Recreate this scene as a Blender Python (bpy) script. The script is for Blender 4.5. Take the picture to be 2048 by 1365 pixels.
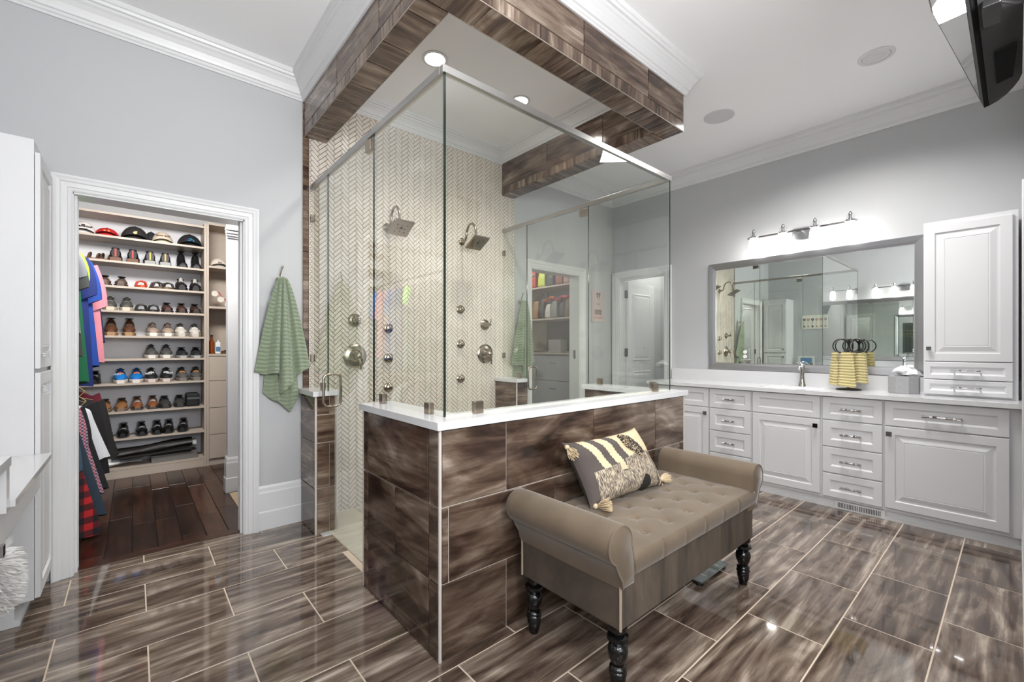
import bpy, bmesh, math, random
from math import sin, cos, pi, sqrt, exp
from mathutils import Vector, Matrix
random.seed(7)
S = bpy.context.scene
for o in list(bpy.data.objects): bpy.data.objects.remove(o)
COL = S.collection

# ---------------------------------------------------------------- camera
cam = bpy.data.objects.new('camera', bpy.data.cameras.new('camera')); COL.objects.link(cam)
cam.location = (0, 0, 1.25); cam.rotation_euler = (pi/2, 0, -0.71305)
cam.data.sensor_width = 36; cam.data.lens = 874/2048*36; cam.data.shift_y = 13.5/2048
cam.data.clip_start = 0.02
S.camera = cam
# ---------------------------------------------------------------- world, exposure, large lights
W = bpy.data.worlds.new('world'); S.world = W; W.use_nodes = True
W.node_tree.nodes['Background'].inputs[0].default_value = (0.82, 0.9, 1, 1)
W.node_tree.nodes['Background'].inputs[1].default_value = 1.0
S.view_settings.view_transform = 'Standard'; S.view_settings.look = 'None'
S.view_settings.exposure = 0.2; S.view_settings.gamma = 1; S.view_settings.use_curve_mapping = False

def area(name, loc, target, sx, sy, power, col=(1, 1, 1), spread=pi):
    l = bpy.data.lights.new(name, 'AREA'); l.shape = 'RECTANGLE'; l.size = sx; l.size_y = sy
    l.energy = power; l.color = col; l.spread = spread
    o = bpy.data.objects.new(name, l); COL.objects.link(o); o.location = loc
    o.rotation_euler = (Vector(target)-Vector(loc)).to_track_quat('-Z', 'Y').to_euler()
    return o
area('window_light', (0.35, -1.72, 1.75), (1.2, 3, 1.3), 1.9, 1.7, 33, (0.96, 0.98, 1))
area('ceiling_fill', (0.75, -0.75, 2.05), (2.0, 0.9, 3.2), 0.8, 0.8, 90, (1, 1, 1))  # added fill aimed upward to brighten the ceiling, no real source here
area('overhead_fill_right', (3.5, 0.85, 3.10), (3.45, 0.9, 0), 0.6, 0.6, 36, (1, 0.985, 0.965), 2.6)  # added fill under the ceiling, no lit fixture at this spot
area('vanity_fill', (-0.3, -0.35, 1.9), (4.1, 0.7, 0.5), 0.6, 0.6, 16, (1, 1, 1), 2.0)  # added fill beside the camera, brightens the right vanity fronts
area('overhead_fill_left', (0.1, 1.6, 3.12), (0.1, 1.6, 0), 0.9, 1.2, 3, (1, 0.99, 0.97))  # weak overhead fill added for the left half, not a fitted lamp
area('closet_light', (0.2, 4.1, 2.66), (0.0, 5.7, 0.9), 0.7, 0.5, 60, (1, 0.975, 0.94))
area('closet_light_right', (3.7, 4.6, 2.68), (3.7, 4.6, 0), 0.6, 0.6, 14, (1, 0.97, 0.95))
area('toilet_room_light', (5.5, 2.9, 2.7), (5.5, 2.9, 0), 0.5, 0.5, 14, (1, 0.97, 0.93))

# ---------------------------------------------------------------- materials
def lin(c):
    return tuple(((v/255)/12.92 if v/255 <= 0.04045 else ((v/255+0.055)/1.055)**2.4) for v in c)+(1,)
def new(name):
    m = bpy.data.materials.new(name); m.use_nodes = True
    nt = m.node_tree; return m, nt, nt.nodes['Principled BSDF']
def mat(name, c, rough=0.5, metal=0.0, bump=0, bscale=50, var=0, vscale=8, coat=0, sheen=0, emit=None):
    m, nt, b = new(name); c = lin(c)
    b.inputs['Base Color'].default_value = c; b.inputs['Roughness'].default_value = rough
    b.inputs['Metallic'].default_value = metal
    if coat: b.inputs['Coat Weight'].default_value = coat; b.inputs['Coat Roughness'].default_value = 0.05
    if sheen: b.inputs['Sheen Weight'].default_value = sheen; b.inputs['Sheen Roughness'].default_value = .4
    if emit: b.inputs['Emission Color'].default_value = c; b.inputs['Emission Strength'].default_value = emit
    tc = nt.nodes.new('ShaderNodeTexCoord')
    if var:
        n = nt.nodes.new('ShaderNodeTexNoise'); n.inputs['Scale'].default_value = vscale; n.inputs['Detail'].default_value = 4
        nt.links.new(tc.outputs['Object'], n.inputs['Vector'])
        mx = nt.nodes.new('ShaderNodeMix'); mx.data_type = 'RGBA'
        mx.inputs[6].default_value = tuple(v*(1-var) for v in c[:3])+(1,)
        mx.inputs[7].default_value = tuple(min(1, v*(1+var)) for v in c[:3])+(1,)
        nt.links.new(n.outputs['Fac'], mx.inputs[0]); nt.links.new(mx.outputs[2], b.inputs['Base Color'])
    if bump:
        n = nt.nodes.new('ShaderNodeTexNoise'); n.inputs['Scale'].default_value = bscale; n.inputs['Detail'].default_value = 3
        nt.links.new(tc.outputs['Object'], n.inputs['Vector'])
        bp = nt.nodes.new('ShaderNodeBump'); bp.inputs['Strength'].default_value = bump; bp.inputs['Distance'].default_value = 0.01
        nt.links.new(n.outputs['Fac'], bp.inputs['Height']); nt.links.new(bp.outputs[0], b.inputs['Normal'])
    return m
def streak(name, stops, rough, sx, sy, contrast=1.0, blotch=0.35, wob=1.2, gl=0.0, tonevar=.25, bumpy=0.0):
    """vein/wood-grain look running along the local X of every tile or plank, different on each one"""
    m, nt, b = new(name); N = nt.nodes; L = nt.links
    tc = N.new('ShaderNodeTexCoord'); oi = N.new('ShaderNodeObjectInfo')
    mul = N.new('ShaderNodeVectorMath'); mul.operation = 'SCALE'; mul.inputs[0].default_value = (37, 91, 53)
    L.new(oi.outputs['Random'], mul.inputs['Scale'])
    add = N.new('ShaderNodeVectorMath'); L.new(tc.outputs['Object'], add.inputs[0]); L.new(mul.outputs[0], add.inputs[1])
    mp = N.new('ShaderNodeMapping'); mp.inputs['Scale'].default_value = (sx, sy, sy); L.new(add.outputs[0], mp.inputs['Vector'])
    n1 = N.new('ShaderNodeTexNoise'); n1.inputs['Scale'].default_value = 1; n1.inputs['Detail'].default_value = 9
    n1.inputs['Roughness'].default_value = 0.62; n1.inputs['Distortion'].default_value = wob; L.new(mp.outputs[0], n1.inputs['Vector'])
    mp2 = N.new('ShaderNodeMapping'); mp2.inputs['Scale'].default_value = (sx*1.1, sy*0.28, sy*.28); L.new(add.outputs[0], mp2.inputs['Vector'])
    n2 = N.new('ShaderNodeTexNoise'); n2.inputs['Scale'].default_value = 1; n2.inputs['Detail'].default_value = 5; n2.inputs['Distortion'].default_value = 2.2
    L.new(mp2.outputs[0], n2.inputs['Vector'])
    mx = N.new('ShaderNodeMix'); mx.inputs[0].default_value = blotch; L.new(n1.outputs['Fac'], mx.inputs[2]); L.new(n2.outputs['Fac'], mx.inputs[3])
    c1 = N.new('ShaderNodeMath'); c1.operation = 'MULTIPLY_ADD'; c1.inputs[1].default_value = contrast; c1.inputs[2].default_value = 0.5-0.5*contrast
    L.new(mx.outputs[0], c1.inputs[0])
    tv = N.new('ShaderNodeMath'); tv.operation = 'MULTIPLY_ADD'; tv.inputs[1].default_value = tonevar; tv.inputs[2].default_value = -tonevar/2
    rr = N.new('ShaderNodeMath'); rr.operation = 'FRACT'; r2 = N.new('ShaderNodeMath'); r2.operation = 'MULTIPLY'; r2.inputs[1].default_value = 7.31
    L.new(oi.outputs['Random'], r2.inputs[0]); L.new(r2.outputs[0], rr.inputs[0]); L.new(rr.outputs[0], tv.inputs[0])
    ad = N.new('ShaderNodeMath'); L.new(c1.outputs[0], ad.inputs[0]); L.new(tv.outputs[0], ad.inputs[1])
    cr = N.new('ShaderNodeValToRGB'); L.new(ad.outputs[0], cr.inputs[0])
    while len(cr.color_ramp.elements) < len(stops): cr.color_ramp.elements.new(0.5)
    for e, (p, c) in zip(cr.color_ramp.elements, stops): e.position = p; e.color = lin(c)
    L.new(cr.outputs[0], b.inputs['Base Color']); b.inputs['Roughness'].default_value = rough
    if gl: b.inputs['Coat Weight'].default_value = gl; b.inputs['Coat Roughness'].default_value = 0.03
    if bumpy:
        bp = N.new('ShaderNodeBump'); bp.inputs['Strength'].default_value = bumpy; bp.inputs['Distance'].default_value = .004
        L.new(n1.outputs['Fac'], bp.inputs['Height']); L.new(bp.outputs[0], b.inputs['Normal'])
    return m
M = {}
M['wall'] = mat('wall paint', (184, 185, 187), 0.6, bump=.03, bscale=300)
M['ceil'] = mat('ceiling paint', (242, 242, 243), 0.7)
M['trim'] = mat('white trim paint', (216, 216, 217), 0.35)
M['cab'] = mat('cabinet paint', (210, 210, 212), 0.38)
M['quartz'] = mat('white quartz', (208, 208, 210), 0.12, var=.03, vscale=3)
ST = [(0.22, (40, 31, 27)), (0.37, (70, 57, 49)), (0.48, (98, 83, 73)), (0.58, (124, 110, 98)), (0.68, (163, 149, 136)), (0.8, (190, 177, 163))]
STW = [(0.22, (34, 25, 20)), (0.38, (58, 44, 36)), (0.50, (82, 66, 55)), (0.62, (104, 90, 78)), (0.74, (136, 122, 110)), (0.88, (168, 154, 142))]
M['tile'] = streak('polished vein tile', ST, 0.07, 1.5, 22, 1.5, .45, .6, gl=.5, tonevar=.08)
M['tilew'] = streak('polished vein wall tile', STW, 0.10, 1.6, 15, 1.75, .55, .9, tonevar=.08)
M['tileb'] = streak('polished vein beam tile', [(p, tuple(min(255, int(v*1.2)) for v in c)) for p, c in STW], 0.12, 1.6, 19, 1.6, .42, .9, tonevar=.14)
M['grout'] = mat('beige grout', (196, 180, 163), 0.8)
M['groutd'] = mat('grey grout', (172, 160, 150), 0.8)
M['groutm'] = mat('mosaic grout', (92, 84, 76), 0.8)
M['hb'] = streak('cream mosaic tile', [(.3, (194, 183, 170)), (.5, (204, 194, 182)), (.7, (214, 205, 195))], 0.22, 9, 9, 1, .4, .5, tonevar=.25)
M['plank'] = streak('dark walnut plank', [(.25, (26, 13, 8)), (.45, (48, 27, 18)), (.6, (68, 40, 27)), (.8, (92, 58, 40))], 0.22, 1.5, 26, 1.2, .3, .6, tonevar=.3, bumpy=.1)
M['sfloor'] = streak('pale shower floor tile', [(.3, (186, 180, 168)), (.6, (205, 199, 187)), (.8, (220, 214, 202))], 0.3, 3, 3, 1.2, .5, 1)
M['steel'] = mat('brushed steel', (176, 174, 172), 0.26, 1)
M['nickel'] = mat('brushed nickel', (164, 152, 138), 0.22, 1)
M['chrome'] = mat('chrome', (205, 205, 207), 0.08, 1)
M['frame'] = mat('brushed silver frame', (168, 168, 172), 0.33, 1)
M['edge'] = mat('satin metal edge', (214, 206, 200), 0.35, 0.3)
M['black'] = mat('black metal', (18, 17, 17), 0.4)
M['blackp'] = mat('black plastic', (34, 34, 35), 0.8); M['blackp'].node_tree.nodes['Principled BSDF'].inputs['Specular IOR Level'].default_value = 0.05
M['tvshell'] = mat('dark grey plastic', (66, 66, 67), 0.7); M['tvshell'].node_tree.nodes['Principled BSDF'].inputs['Specular IOR Level'].default_value = 0.15
M['groutw'] = mat('light wall grout', (196, 184, 172), 0.8)
M['blackl'] = mat('glossy black lacquer', (10, 9, 9), 0.18)
M['velvet'] = mat('taupe velvet', (94, 80, 64), 0.75, var=.38, vscale=6, sheen=.25)
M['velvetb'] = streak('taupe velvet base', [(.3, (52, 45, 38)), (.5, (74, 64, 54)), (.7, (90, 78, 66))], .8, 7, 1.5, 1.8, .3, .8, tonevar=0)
M['cream'] = mat('cream wool', (198, 178, 146), 0.9, bump=.3, bscale=400)
M['char'] = mat('charcoal wool', (76, 68, 65), 0.9, bump=.3, bscale=400)
M['blackw'] = mat('black wool', (30, 27, 26), 0.9, bump=.4, bscale=300)
M['towel'] = mat('sage terry', (140, 152, 128), 0.95, bump=.5, bscale=500, sheen=.3)
M['towely'] = mat('yellow olive terry', (206, 192, 140), 0.95, bump=.5, bscale=500, sheen=.3)
M['board'] = mat('light taupe melamine', (186, 172, 158), 0.45, var=.05, vscale=20)
M['rug'] = mat('jute rug', (178, 158, 128), 0.95, bump=1, bscale=120, var=.3, vscale=90)
M['fur'] = mat('white fur', (232, 230, 228), 0.9)
M['ribv'] = mat('grey concrete look', (158, 158, 160), 0.7, var=.12, vscale=40)
M['paper'] = mat('white tissue paper', (240, 240, 242), 0.7)
def cm(c, r=.6, **k):
    key = ('c', c, r)
    if key not in M: M[key] = mat('colour %d %d %d' % c, c, r, **k)
    return M[key]
def emis(name, c, s):
    m = bpy.data.materials.new(name); m.use_nodes = True; nt = m.node_tree
    for n in list(nt.nodes): nt.nodes.remove(n)
    e = nt.nodes.new('ShaderNodeEmission'); e.inputs[0].default_value = lin(c); e.inputs[1].default_value = s
    o = nt.nodes.new('ShaderNodeOutputMaterial'); nt.links.new(e.outputs[0], o.inputs[0]); return m
M['bulb'] = emis('lit bulb', (255, 250, 242), 30)
M['shade'] = emis('lit frosted shade', (255, 252, 247), 6)
M['day'] = emis('daylight beyond the window', (225, 238, 255), 2.2)
def glass(name, tint, refl=1.0):
    m = bpy.data.materials.new(name); m.use_nodes = True; nt = m.node_tree; N = nt.nodes; L = nt.links
    for n in list(N): N.remove(n)
    tr = N.new('ShaderNodeBsdfTransparent'); tr.inputs[0].default_value = tint+(1,)
    gl = N.new('ShaderNodeBsdfGlossy'); gl.inputs['Roughness'].default_value = 0.0; gl.inputs[0].default_value = (1, 1, 1, 1)
    lw = N.new('ShaderNodeLayerWeight'); lw.inputs[0].default_value = 0.5
    pw = N.new('ShaderNodeMath'); pw.operation = 'POWER'; pw.inputs[1].default_value = 4.0
    L.new(lw.outputs['Facing'], pw.inputs[0])
    ma = N.new('ShaderNodeMath'); ma.operation = 'MULTIPLY_ADD'; ma.inputs[1].default_value = 0.85*refl; ma.inputs[2].default_value = 0.085*refl
    L.new(pw.outputs[0], ma.inputs[0])
    ge = N.new('ShaderNodeNewGeometry'); inv = N.new('ShaderNodeMath'); inv.operation = 'SUBTRACT'; inv.inputs[0].default_value = 1
    L.new(ge.outputs['Backfacing'], inv.inputs[1])
    mm = N.new('ShaderNodeMath'); mm.operation = 'MULTIPLY'; L.new(ma.outputs[0], mm.inputs[0]); L.new(inv.outputs[0], mm.inputs[1])
    mx = N.new('ShaderNodeMixShader'); L.new(mm.outputs[0], mx.inputs[0]); L.new(tr.outputs[0], mx.inputs[1]); L.new(gl.outputs[0], mx.inputs[2])
    o = N.new('ShaderNodeOutputMaterial'); L.new(mx.outputs[0], o.inputs[0]); return m
M['glass'] = glass('shower glass', (0.955, 0.972, 0.953))
M['cglass'] = glass('clear glass', (0.98, 0.985, 0.98))
M['gedge'] = mat('dark glass edge', (28, 38, 34), 0.1)
m, nt, b = new('mirror'); b.inputs['Metallic'].default_value = 1; b.inputs['Roughness'].default_value = 0; b.inputs['Base Color'].default_value = (.86, .89, .86, 1); M['mirror'] = m

# ---------------------------------------------------------------- mesh helpers
class MB:
    def __init__(s): s.v = []; s.f = []; s.m = []; s.mi = 0
    def add(s, vs, fs):
        k = len(s.v); s.v += [tuple(p) for p in vs]; s.f += [tuple(i+k for i in f) for f in fs]; s.m += [s.mi]*len(fs); return s
    def box(s, x0, x1, y0, y1, z0, z1):
        return s.add([(x0,y0,z0),(x1,y0,z0),(x1,y1,z0),(x0,y1,z0),(x0,y0,z1),(x1,y0,z1),(x1,y1,z1),(x0,y1,z1)],
                     [(0,3,2,1),(4,5,6,7),(0,1,5,4),(1,2,6,5),(2,3,7,6),(3,0,4,7)])
    def prism(s, poly, fn, a, b):
        n = len(poly); vs = [fn(p[0], p[1], a) for p in poly]+[fn(p[0], p[1], b) for p in poly]
        return s.add(vs, [tuple(range(n)), tuple(range(2*n-1, n-1, -1))]+[(i, (i+1) % n, n+(i+1) % n, n+i) for i in range(n)])
    def rings(s, rs, cap0=True, cap1=True, closed=True):
        n = len(rs[0]); k = len(s.v); fs = []
        for i in range(len(rs)-1):
            for j in range(n if closed else n-1):
                a = i*n+j; c = i*n+(j+1) % n; fs.append((a, c, c+n, a+n))
        if cap0: fs.append(tuple(range(n-1, -1, -1)))
        if cap1: fs.append(tuple(range((len(rs)-1)*n, len(rs)*n)))
        return s.add([p for r in rs for p in r], fs)
    def lathe(s, prof, c=(0, 0, 0), axis='z', seg=20):
        rs = []
        for r, h in prof:
            ring = []
            for i in range(seg):
                a = 2*pi*i/seg; u, w = r*cos(a), r*sin(a)
                p = {'z': (u, w, h), 'y': (u, h, w), 'x': (h, u, w)}[axis]
                ring.append((c[0]+p[0], c[1]+p[1], c[2]+p[2]))
            rs.append(ring)
        return s.rings(rs)
    def tube(s, pts, r, seg=8, cap=True):
        P = [Vector(p) for p in pts]; rs = []; up = None
        for i, p in enumerate(P):
            t = (P[min(i+1, len(P)-1)]-P[max(i-1, 0)]).normalized()
            if up is None: up = Vector((0, 0, 1)) if abs(t.z) < .9 else Vector((1, 0, 0))
            a = t.cross(up).normalized(); bb = a.cross(t).normalized(); up = bb
            rr = r[i] if isinstance(r, (list, tuple)) else r
            rs.append([tuple(p+a*rr*cos(2*pi*j/seg)+bb*rr*sin(2*pi*j/seg)) for j in range(seg)])
        return s.rings(rs, cap, cap)
    def grid(s, fn, nu, nv, mf=None):
        k = len(s.v); s.v += [tuple(fn(i/nu, j/nv)) for j in range(nv+1) for i in range(nu+1)]
        for j in range(nv):
            for i in range(nu):
                a = k+j*(nu+1)+i; s.f.append((a, a+1, a+nu+2, a+nu+1)); s.m.append(mf((i+.5)/nu, (j+.5)/nv) if mf else s.mi)
        return s
    def build(s, name, mats, parent=None, smooth=False, bevel=0, origin=None, recalc=True, seg=2, solid=0, sub=0, ang=40):
        me = bpy.data.meshes.new(name)
        L = Vector(parent.location) if parent is not None and parent.type == 'EMPTY' and origin is None else Vector(origin or (0, 0, 0))
        if parent is not None and parent.type != 'EMPTY' and origin is None: L = parent.get('wl') and Vector(parent['wl']) or Vector((0, 0, 0))
        if parent is None and origin is None:
            xs = [p[0] for p in s.v]; ys = [p[1] for p in s.v]; zs = [p[2] for p in s.v]
            L = Vector(((min(xs)+max(xs))/2, (min(ys)+max(ys))/2, min(zs)))
        me.from_pydata([(p[0]-L.x, p[1]-L.y, p[2]-L.z) for p in s.v], [], s.f)
        if not isinstance(mats, (list, tuple)): mats = [mats]
        for q in mats: me.materials.append(q)
        if len(mats) > 1: me.polygons.foreach_set('material_index', s.m)
        if recalc:
            bm = bmesh.new(); bm.from_mesh(me); bmesh.ops.recalc_face_normals(bm, faces=bm.faces); bm.to_mesh(me); bm.free()
        if smooth:
            me.polygons.foreach_set('use_smooth', [True]*len(me.polygons)); me.set_sharp_from_angle(angle=math.radians(ang))
        o = bpy.data.objects.new(name, me); COL.objects.link(o)
        if parent is not None: o.parent = parent; o['wl'] = list(L)
        else: o.location = L; o['wl'] = list(L)
        if solid:
            md = o.modifiers.new('thickness', 'SOLIDIFY'); md.thickness = solid; md.offset = 0
        if bevel:
            md = o.modifiers.new('bevel', 'BEVEL'); md.width = bevel; md.segments = seg; md.limit_method = 'ANGLE'; md.angle_limit = math.radians(35)
        if sub:
            md = o.modifiers.new('sub', 'SUBSURF'); md.levels = sub; md.render_levels = sub
        return o
def tag(o, label=None, cat=None, group=None, kind=None):
    for k, v in (('label', label), ('category', cat), ('group', group), ('kind', kind)):
        if v: o[k] = v
    return o
def thing(name, label, cat, loc, group=None):
    o = bpy.data.objects.new(name, None); COL.objects.link(o); o.location = loc; o.empty_display_size = .05
    return tag(o, label, cat, group)
def struct(o): o['kind'] = 'structure'; return o
def sempty(name, loc=(0, 0, 0)):
    o = bpy.data.objects.new(name, None); COL.objects.link(o); o.location = loc; o['kind'] = 'structure'; return o
def dup(root, loc, rz=None, label=None, flip=False):
    r = root.copy(); COL.objects.link(r); r.location = loc
    if rz is not None: r.rotation_euler = (0, 0, rz)
    if label: r['label'] = label
    if flip: r.scale = (-1, 1, 1)
    for ch in root.children:
        c = ch.copy(); COL.objects.link(c); c.parent = r
        for g in ch.children:
            d = g.copy(); COL.objects.link(d); d.parent = c
    return r
XZ = lambda a, b, n: (a, n, b)      # prism in xz, extruded along y
YZ = lambda a, b, n: (n, a, b)
XY = lambda a, b, n: (a, b, n)
TILES = {}
def tile(parent, c, xd, nd, L, Wd, T, m, name='tile'):
    """one tile: centre of its back face c, length direction xd, normal nd"""
    key = (round(L, 4), round(Wd, 4), round(T, 4), m.name, name)
    if key not in TILES:
        b = 0.0018; mb = MB()
        r = lambda l, w, z: [(-l/2, -w/2, z), (l/2, -w/2, z), (l/2, w/2, z), (-l/2, w/2, z)]
        mb.rings([r(L, Wd, 0), r(L, Wd, T-b), r(L-2*b, Wd-2*b, T)])
        me = bpy.data.meshes.new(name); me.from_pydata(mb.v, [], mb.f); me.materials.append(m); TILES[key] = me
    o = bpy.data.objects.new(name, TILES[key]); COL.objects.link(o)
    X = Vector(xd); Z = Vector(nd); Y = Z.cross(X)
    R = Matrix((X, Y, Z)).transposed().to_4x4(); p = Vector(c)-(Vector(parent.location) if parent else Vector())
    o.parent = parent; o.matrix_basis = Matrix.Translation(p) @ R
    return o
def seg_rows(z0, z1, cuts):
    r = [z0]+[c for c in cuts if z0+.004 < c < z1-.004]+[z1]; return list(zip(r[:-1], r[1:]))
def sweep(path, prof, fn, closed=False):
    """mitred sweep: path 2D, profile (offset to the left of travel, n); fn(p,q,n)->world"""
    n = len(path); out = []
    for i in range(n):
        p = Vector(path[i]).to_2d() if False else Vector((path[i][0], path[i][1]))
        d0 = d1 = None
        if i > 0 or closed: d0 = (p-Vector(path[(i-1) % n])).normalized()
        if i < n-1 or closed: d1 = (Vector(path[(i+1) % n])-p).normalized()
        if d0 is None: d0 = d1
        if d1 is None: d1 = d0
        n0 = Vector((-d0.y, d0.x)); n1 = Vector((-d1.y, d1.x)); mm = (n0+n1).normalized(); k = 1/max(.2, mm.dot(n0))
        out.append([fn(p.x+mm.x*k*o, p.y+mm.y*k*o, h) for o, h in prof])
    mb = MB()
    if closed: out.append(out[0])
    mb.rings(out, not closed, not closed)
    return mb
CROWN = [(0, 0), (.012, 0), (.014, .012), (.022, .018), (.024, .032), (.034, .036), (.040, .050), (.052, .072), (.070, .094), (.082, .104), (.084, .116), (.098, .120), (.104, .134), (.112, .138), (.115, .165), (0, .165)]
ZC = 3.195
def crown(path, name, closed=False, h=.165, sc=1.0, ztop=ZC):
    pr = [(o*sc, ztop-h+v*h/.165) for o, v in CROWN]
    return struct(sweep(path, pr, XY, closed).build(name, M['trim']))

# ================================================================ SETTING
YA, XR, XL = 3.39, 4.62, -0.76
XS0, XS1, YF = 0.91, 2.85, 1.49          # shower half wall outer faces
# --- bathroom floor with its tiles
fl = sempty('floor')
MB().box(-.8, 4.7, -1.9, 3.45, -.06, -.0015).build('grout_bed', M['grout'], fl)
rows = [3.44, 3.325, 3.017, 2.70, 2.388, 2.066, 1.753, 1.44, 1.135, .835, .53, .225, -.08, -.385, -.69, -.995, -1.3, -1.6, -1.82]
for k in range(len(rows)-1):
    y1, y0 = rows[k], rows[k+1]; ph = .044 if k % 2 == 0 else .354
    xs = [-.78]; x = ph-.611*3
    while x < 4.6:
        if x > -.77: xs.append(x)
        x += .611
    xs.append(4.63)
    for xa, xb in zip(xs[:-1], xs[1:]):
        if xb-xa < .03: continue
        if y1 <= -.08 and xa > 1.9: continue
        if y0 > 1.6 and xa > .93 and xb < 2.83 and y1 < 3.39: continue
        tile(fl, ((xa+xb)/2, (y0+y1)/2, -.008), (1, 0, 0), (0, 0, 1), xb-xa-.005, y1-y0-.005, .008, M['tile'])
# shower floor
sf = sempty('floor')
MB().box(1.0, 2.8, 1.6, 3.39, -.002, .001).build('grout_bed', M['grout'], sf)
for i in range(6):
    for j in range(6):
        tile(sf, (1.0+.15+.3*i, 1.6+.149+.298*j, 0), (1, 0, 0), (0, 0, 1), .297, .295, .0045, M['sfloor'])
# --- walls
wb = MB()
T = .14
wb.box(XL-.1, -.253, YA, YA+T, 0, 3.3); wb.box(-.253, .558, YA, YA+T, 2.105, 3.3); wb.box(.558, 3.2, YA, YA+T, 0, 3.3)
wb.box(3.2, 3.985, YA, YA+T, 2.105, 3.3); wb.box(3.985, XR+.1, YA, YA+T, 0, 3.3)
struct(wb.build('wall_back', M['wall']))
w = MB(); w.box(XR, XR+.12, -.2, 2.65, 0, 3.3); w.box(XR, XR+.12, 2.65, 3.28, 2.11, 3.3); w.box(XR, XR+.12, 3.28, YA, 0, 3.3)
struct(w.build('wall_right', M['wall']))
struct(MB().box(XL-.12, XL, -1.9, YA, 0, 3.3).build('wall_left', M['wall']))
struct(MB().box(1.55, XR, -.16, -.035, 0, 3.3).build('wall_front', M['wall']))
w = MB(); w.box(1.55, 1.67, -1.9, -.16, 0, 3.3)
struct(w.build('wall_alcove', M['wall']))
w = MB(); w.box(XL, -.62, -1.95, -1.83, 0, 3.3); w.box(1.32, 1.55, -1.95, -1.83, 0, 3.3); w.box(-.62, 1.32, -1.95, -1.83, 0, .85); w.box(-.62, 1.32, -1.95, -1.83, 2.65, 3.3)
struct(w.build('wall_window', M['wall']))
wn = sempty('window_1')
f = MB()
for a, b in ((-.62, -.56), (.32, .38), (1.26, 1.32)): f.box(a, b, -1.9, -1.84, .85, 2.65)
f.box(-.62, 1.32, -1.9, -1.84, .85, .91); f.box(-.62, 1.32, -1.9, -1.84, 2.59, 2.65)
f.build('window_frame', M['trim'], wn)
MB().box(-.56, .32, -1.875, -1.87, .91, 2.59).build('pane', M['cglass'], wn); MB().box(.38, 1.26, -1.875, -1.87, .91, 2.59).build('pane', M['cglass'], wn)
# ceiling
struct(MB().box(XL-.12, XR+.12, -1.95, YA+T, ZC, ZC+.1).build('ceiling', M['ceil']))
# crown mouldings (offset to the left of travel)
BX0, BX1, BY0 = .93, 2.94, 1.54
crown([(BX0, BY0), (BX0, YA), (XL, YA), (XL, -1.83), (1.55, -1.83), (1.55, -.035), (XR, -.035), (XR, YA), (BX1, YA), (BX1, BY0)], 'trim_1', closed=True, sc=.85)
crown([(1.09, 1.69), (2.80, 1.69), (2.80, YA-.012), (1.09, YA-.012)], 'trim_2', closed=True, h=.115)
# baseboards
BB = [(0, 0), (.018, 0), (.018, .12), (.014, .128), (.014, .25), (.011, .262), (.009, .285), (.004, .30), (0, .30)]
def bboard(path, name): return struct(sweep(path, BB, XY).build(name, M['trim']))
bboard([(BX0-.01, YA), (.62, YA)], 'baseboard_back')
bboard([(XR, YA), (4.07, YA)], 'baseboard_back')
bboard([(1.55, -.035), (XR-.5, -.035)], 'baseboard_front')
# door casings
CAS = [(0, 0), (0, .012), (.008, .016), (.018, .016), (.022, .020), (.045, .022), (.050, .027), (.062, .030), (.072, .034), (.082, .034), (.082, 0)]
def casing(x0, x1, zt, name, yf, sgn=-1, horiz='x', keep=None):
    r = sempty(name)
    path = [(x1, 0), (x1, zt), (x0, zt), (x0, 0)]
    pr = [(-o, n) for o, n in CAS]
    fn = (lambda a, b, n: (a, yf+sgn*n, b)) if horiz == 'x' else (lambda a, b, n: (yf+sgn*n, a, b))
    sweep(path, pr, fn).build('casing', M['trim'], r)
    return r
d1 = casing(-.253, .558, 2.105, 'door_1', YA)
j = MB(); j.box(-.268, -.25, YA-.006, YA+T+.006, 0, 2.12); j.box(.552, .572, YA-.006, YA+T+.006, 0, 2.12); j.box(-.268, .572, YA-.006, YA+T+.006, 2.095, 2.115)
j.box(-.25, -.238, YA+.03, YA+.05, 0, 2.095); j.box(-.25, -.238, YA+.09, YA+.11, 0, 2.095); j.box(.54, .552, YA+.03, YA+.05, 0, 2.095); j.box(.54, .552, YA+.09, YA+.11, 0, 2.095)
j.build('jamb', M['trim'], d1)
MB().box(-.251, -.249, YA+.055, YA+.085, 1.13, 1.22).build('latch_slot', M['black'], d1)
MB().box(.549, .551, YA+.055, YA+.085, .93, 1.0).build('strike_plate', M['black'], d1)
d2 = casing(3.2, 3.985, 2.105, 'door_2', YA)
j = MB(); j.box(3.19, 3.21, YA-.006, YA+T+.006, 0, 2.12); j.box(3.975, 3.995, YA-.006, YA+T+.006, 0, 2.12); j.box(3.19, 3.995, YA-.006, YA+T+.006, 2.095, 2.115)
j.build('jamb', M['trim'], d2)
MB().box(3.972, 3.976, YA+.05, YA+.08, 1.12, 1.22).build('latch_slot', M['steel'], d2)
# toilet room doorway in the right wall
d3 = sempty('door_3')
sweep([(3.28, 0), (3.28, 2.11), (2.65, 2.11), (2.65, 0)], [(-o, n) for o, n in CAS], lambda a, b, n: (XR-n, a, b)).build('casing', M['trim'], d3)
j = MB(); j.box(XR-.006, XR+.126, 2.64, 2.66, 0, 2.12); j.box(XR-.006, XR+.126, 3.27, 3.29, 0, 2.12); j.box(XR-.006, XR+.126, 2.64, 3.29, 2.10, 2.12)
j.build('jamb', M['trim'], d3)
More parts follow.
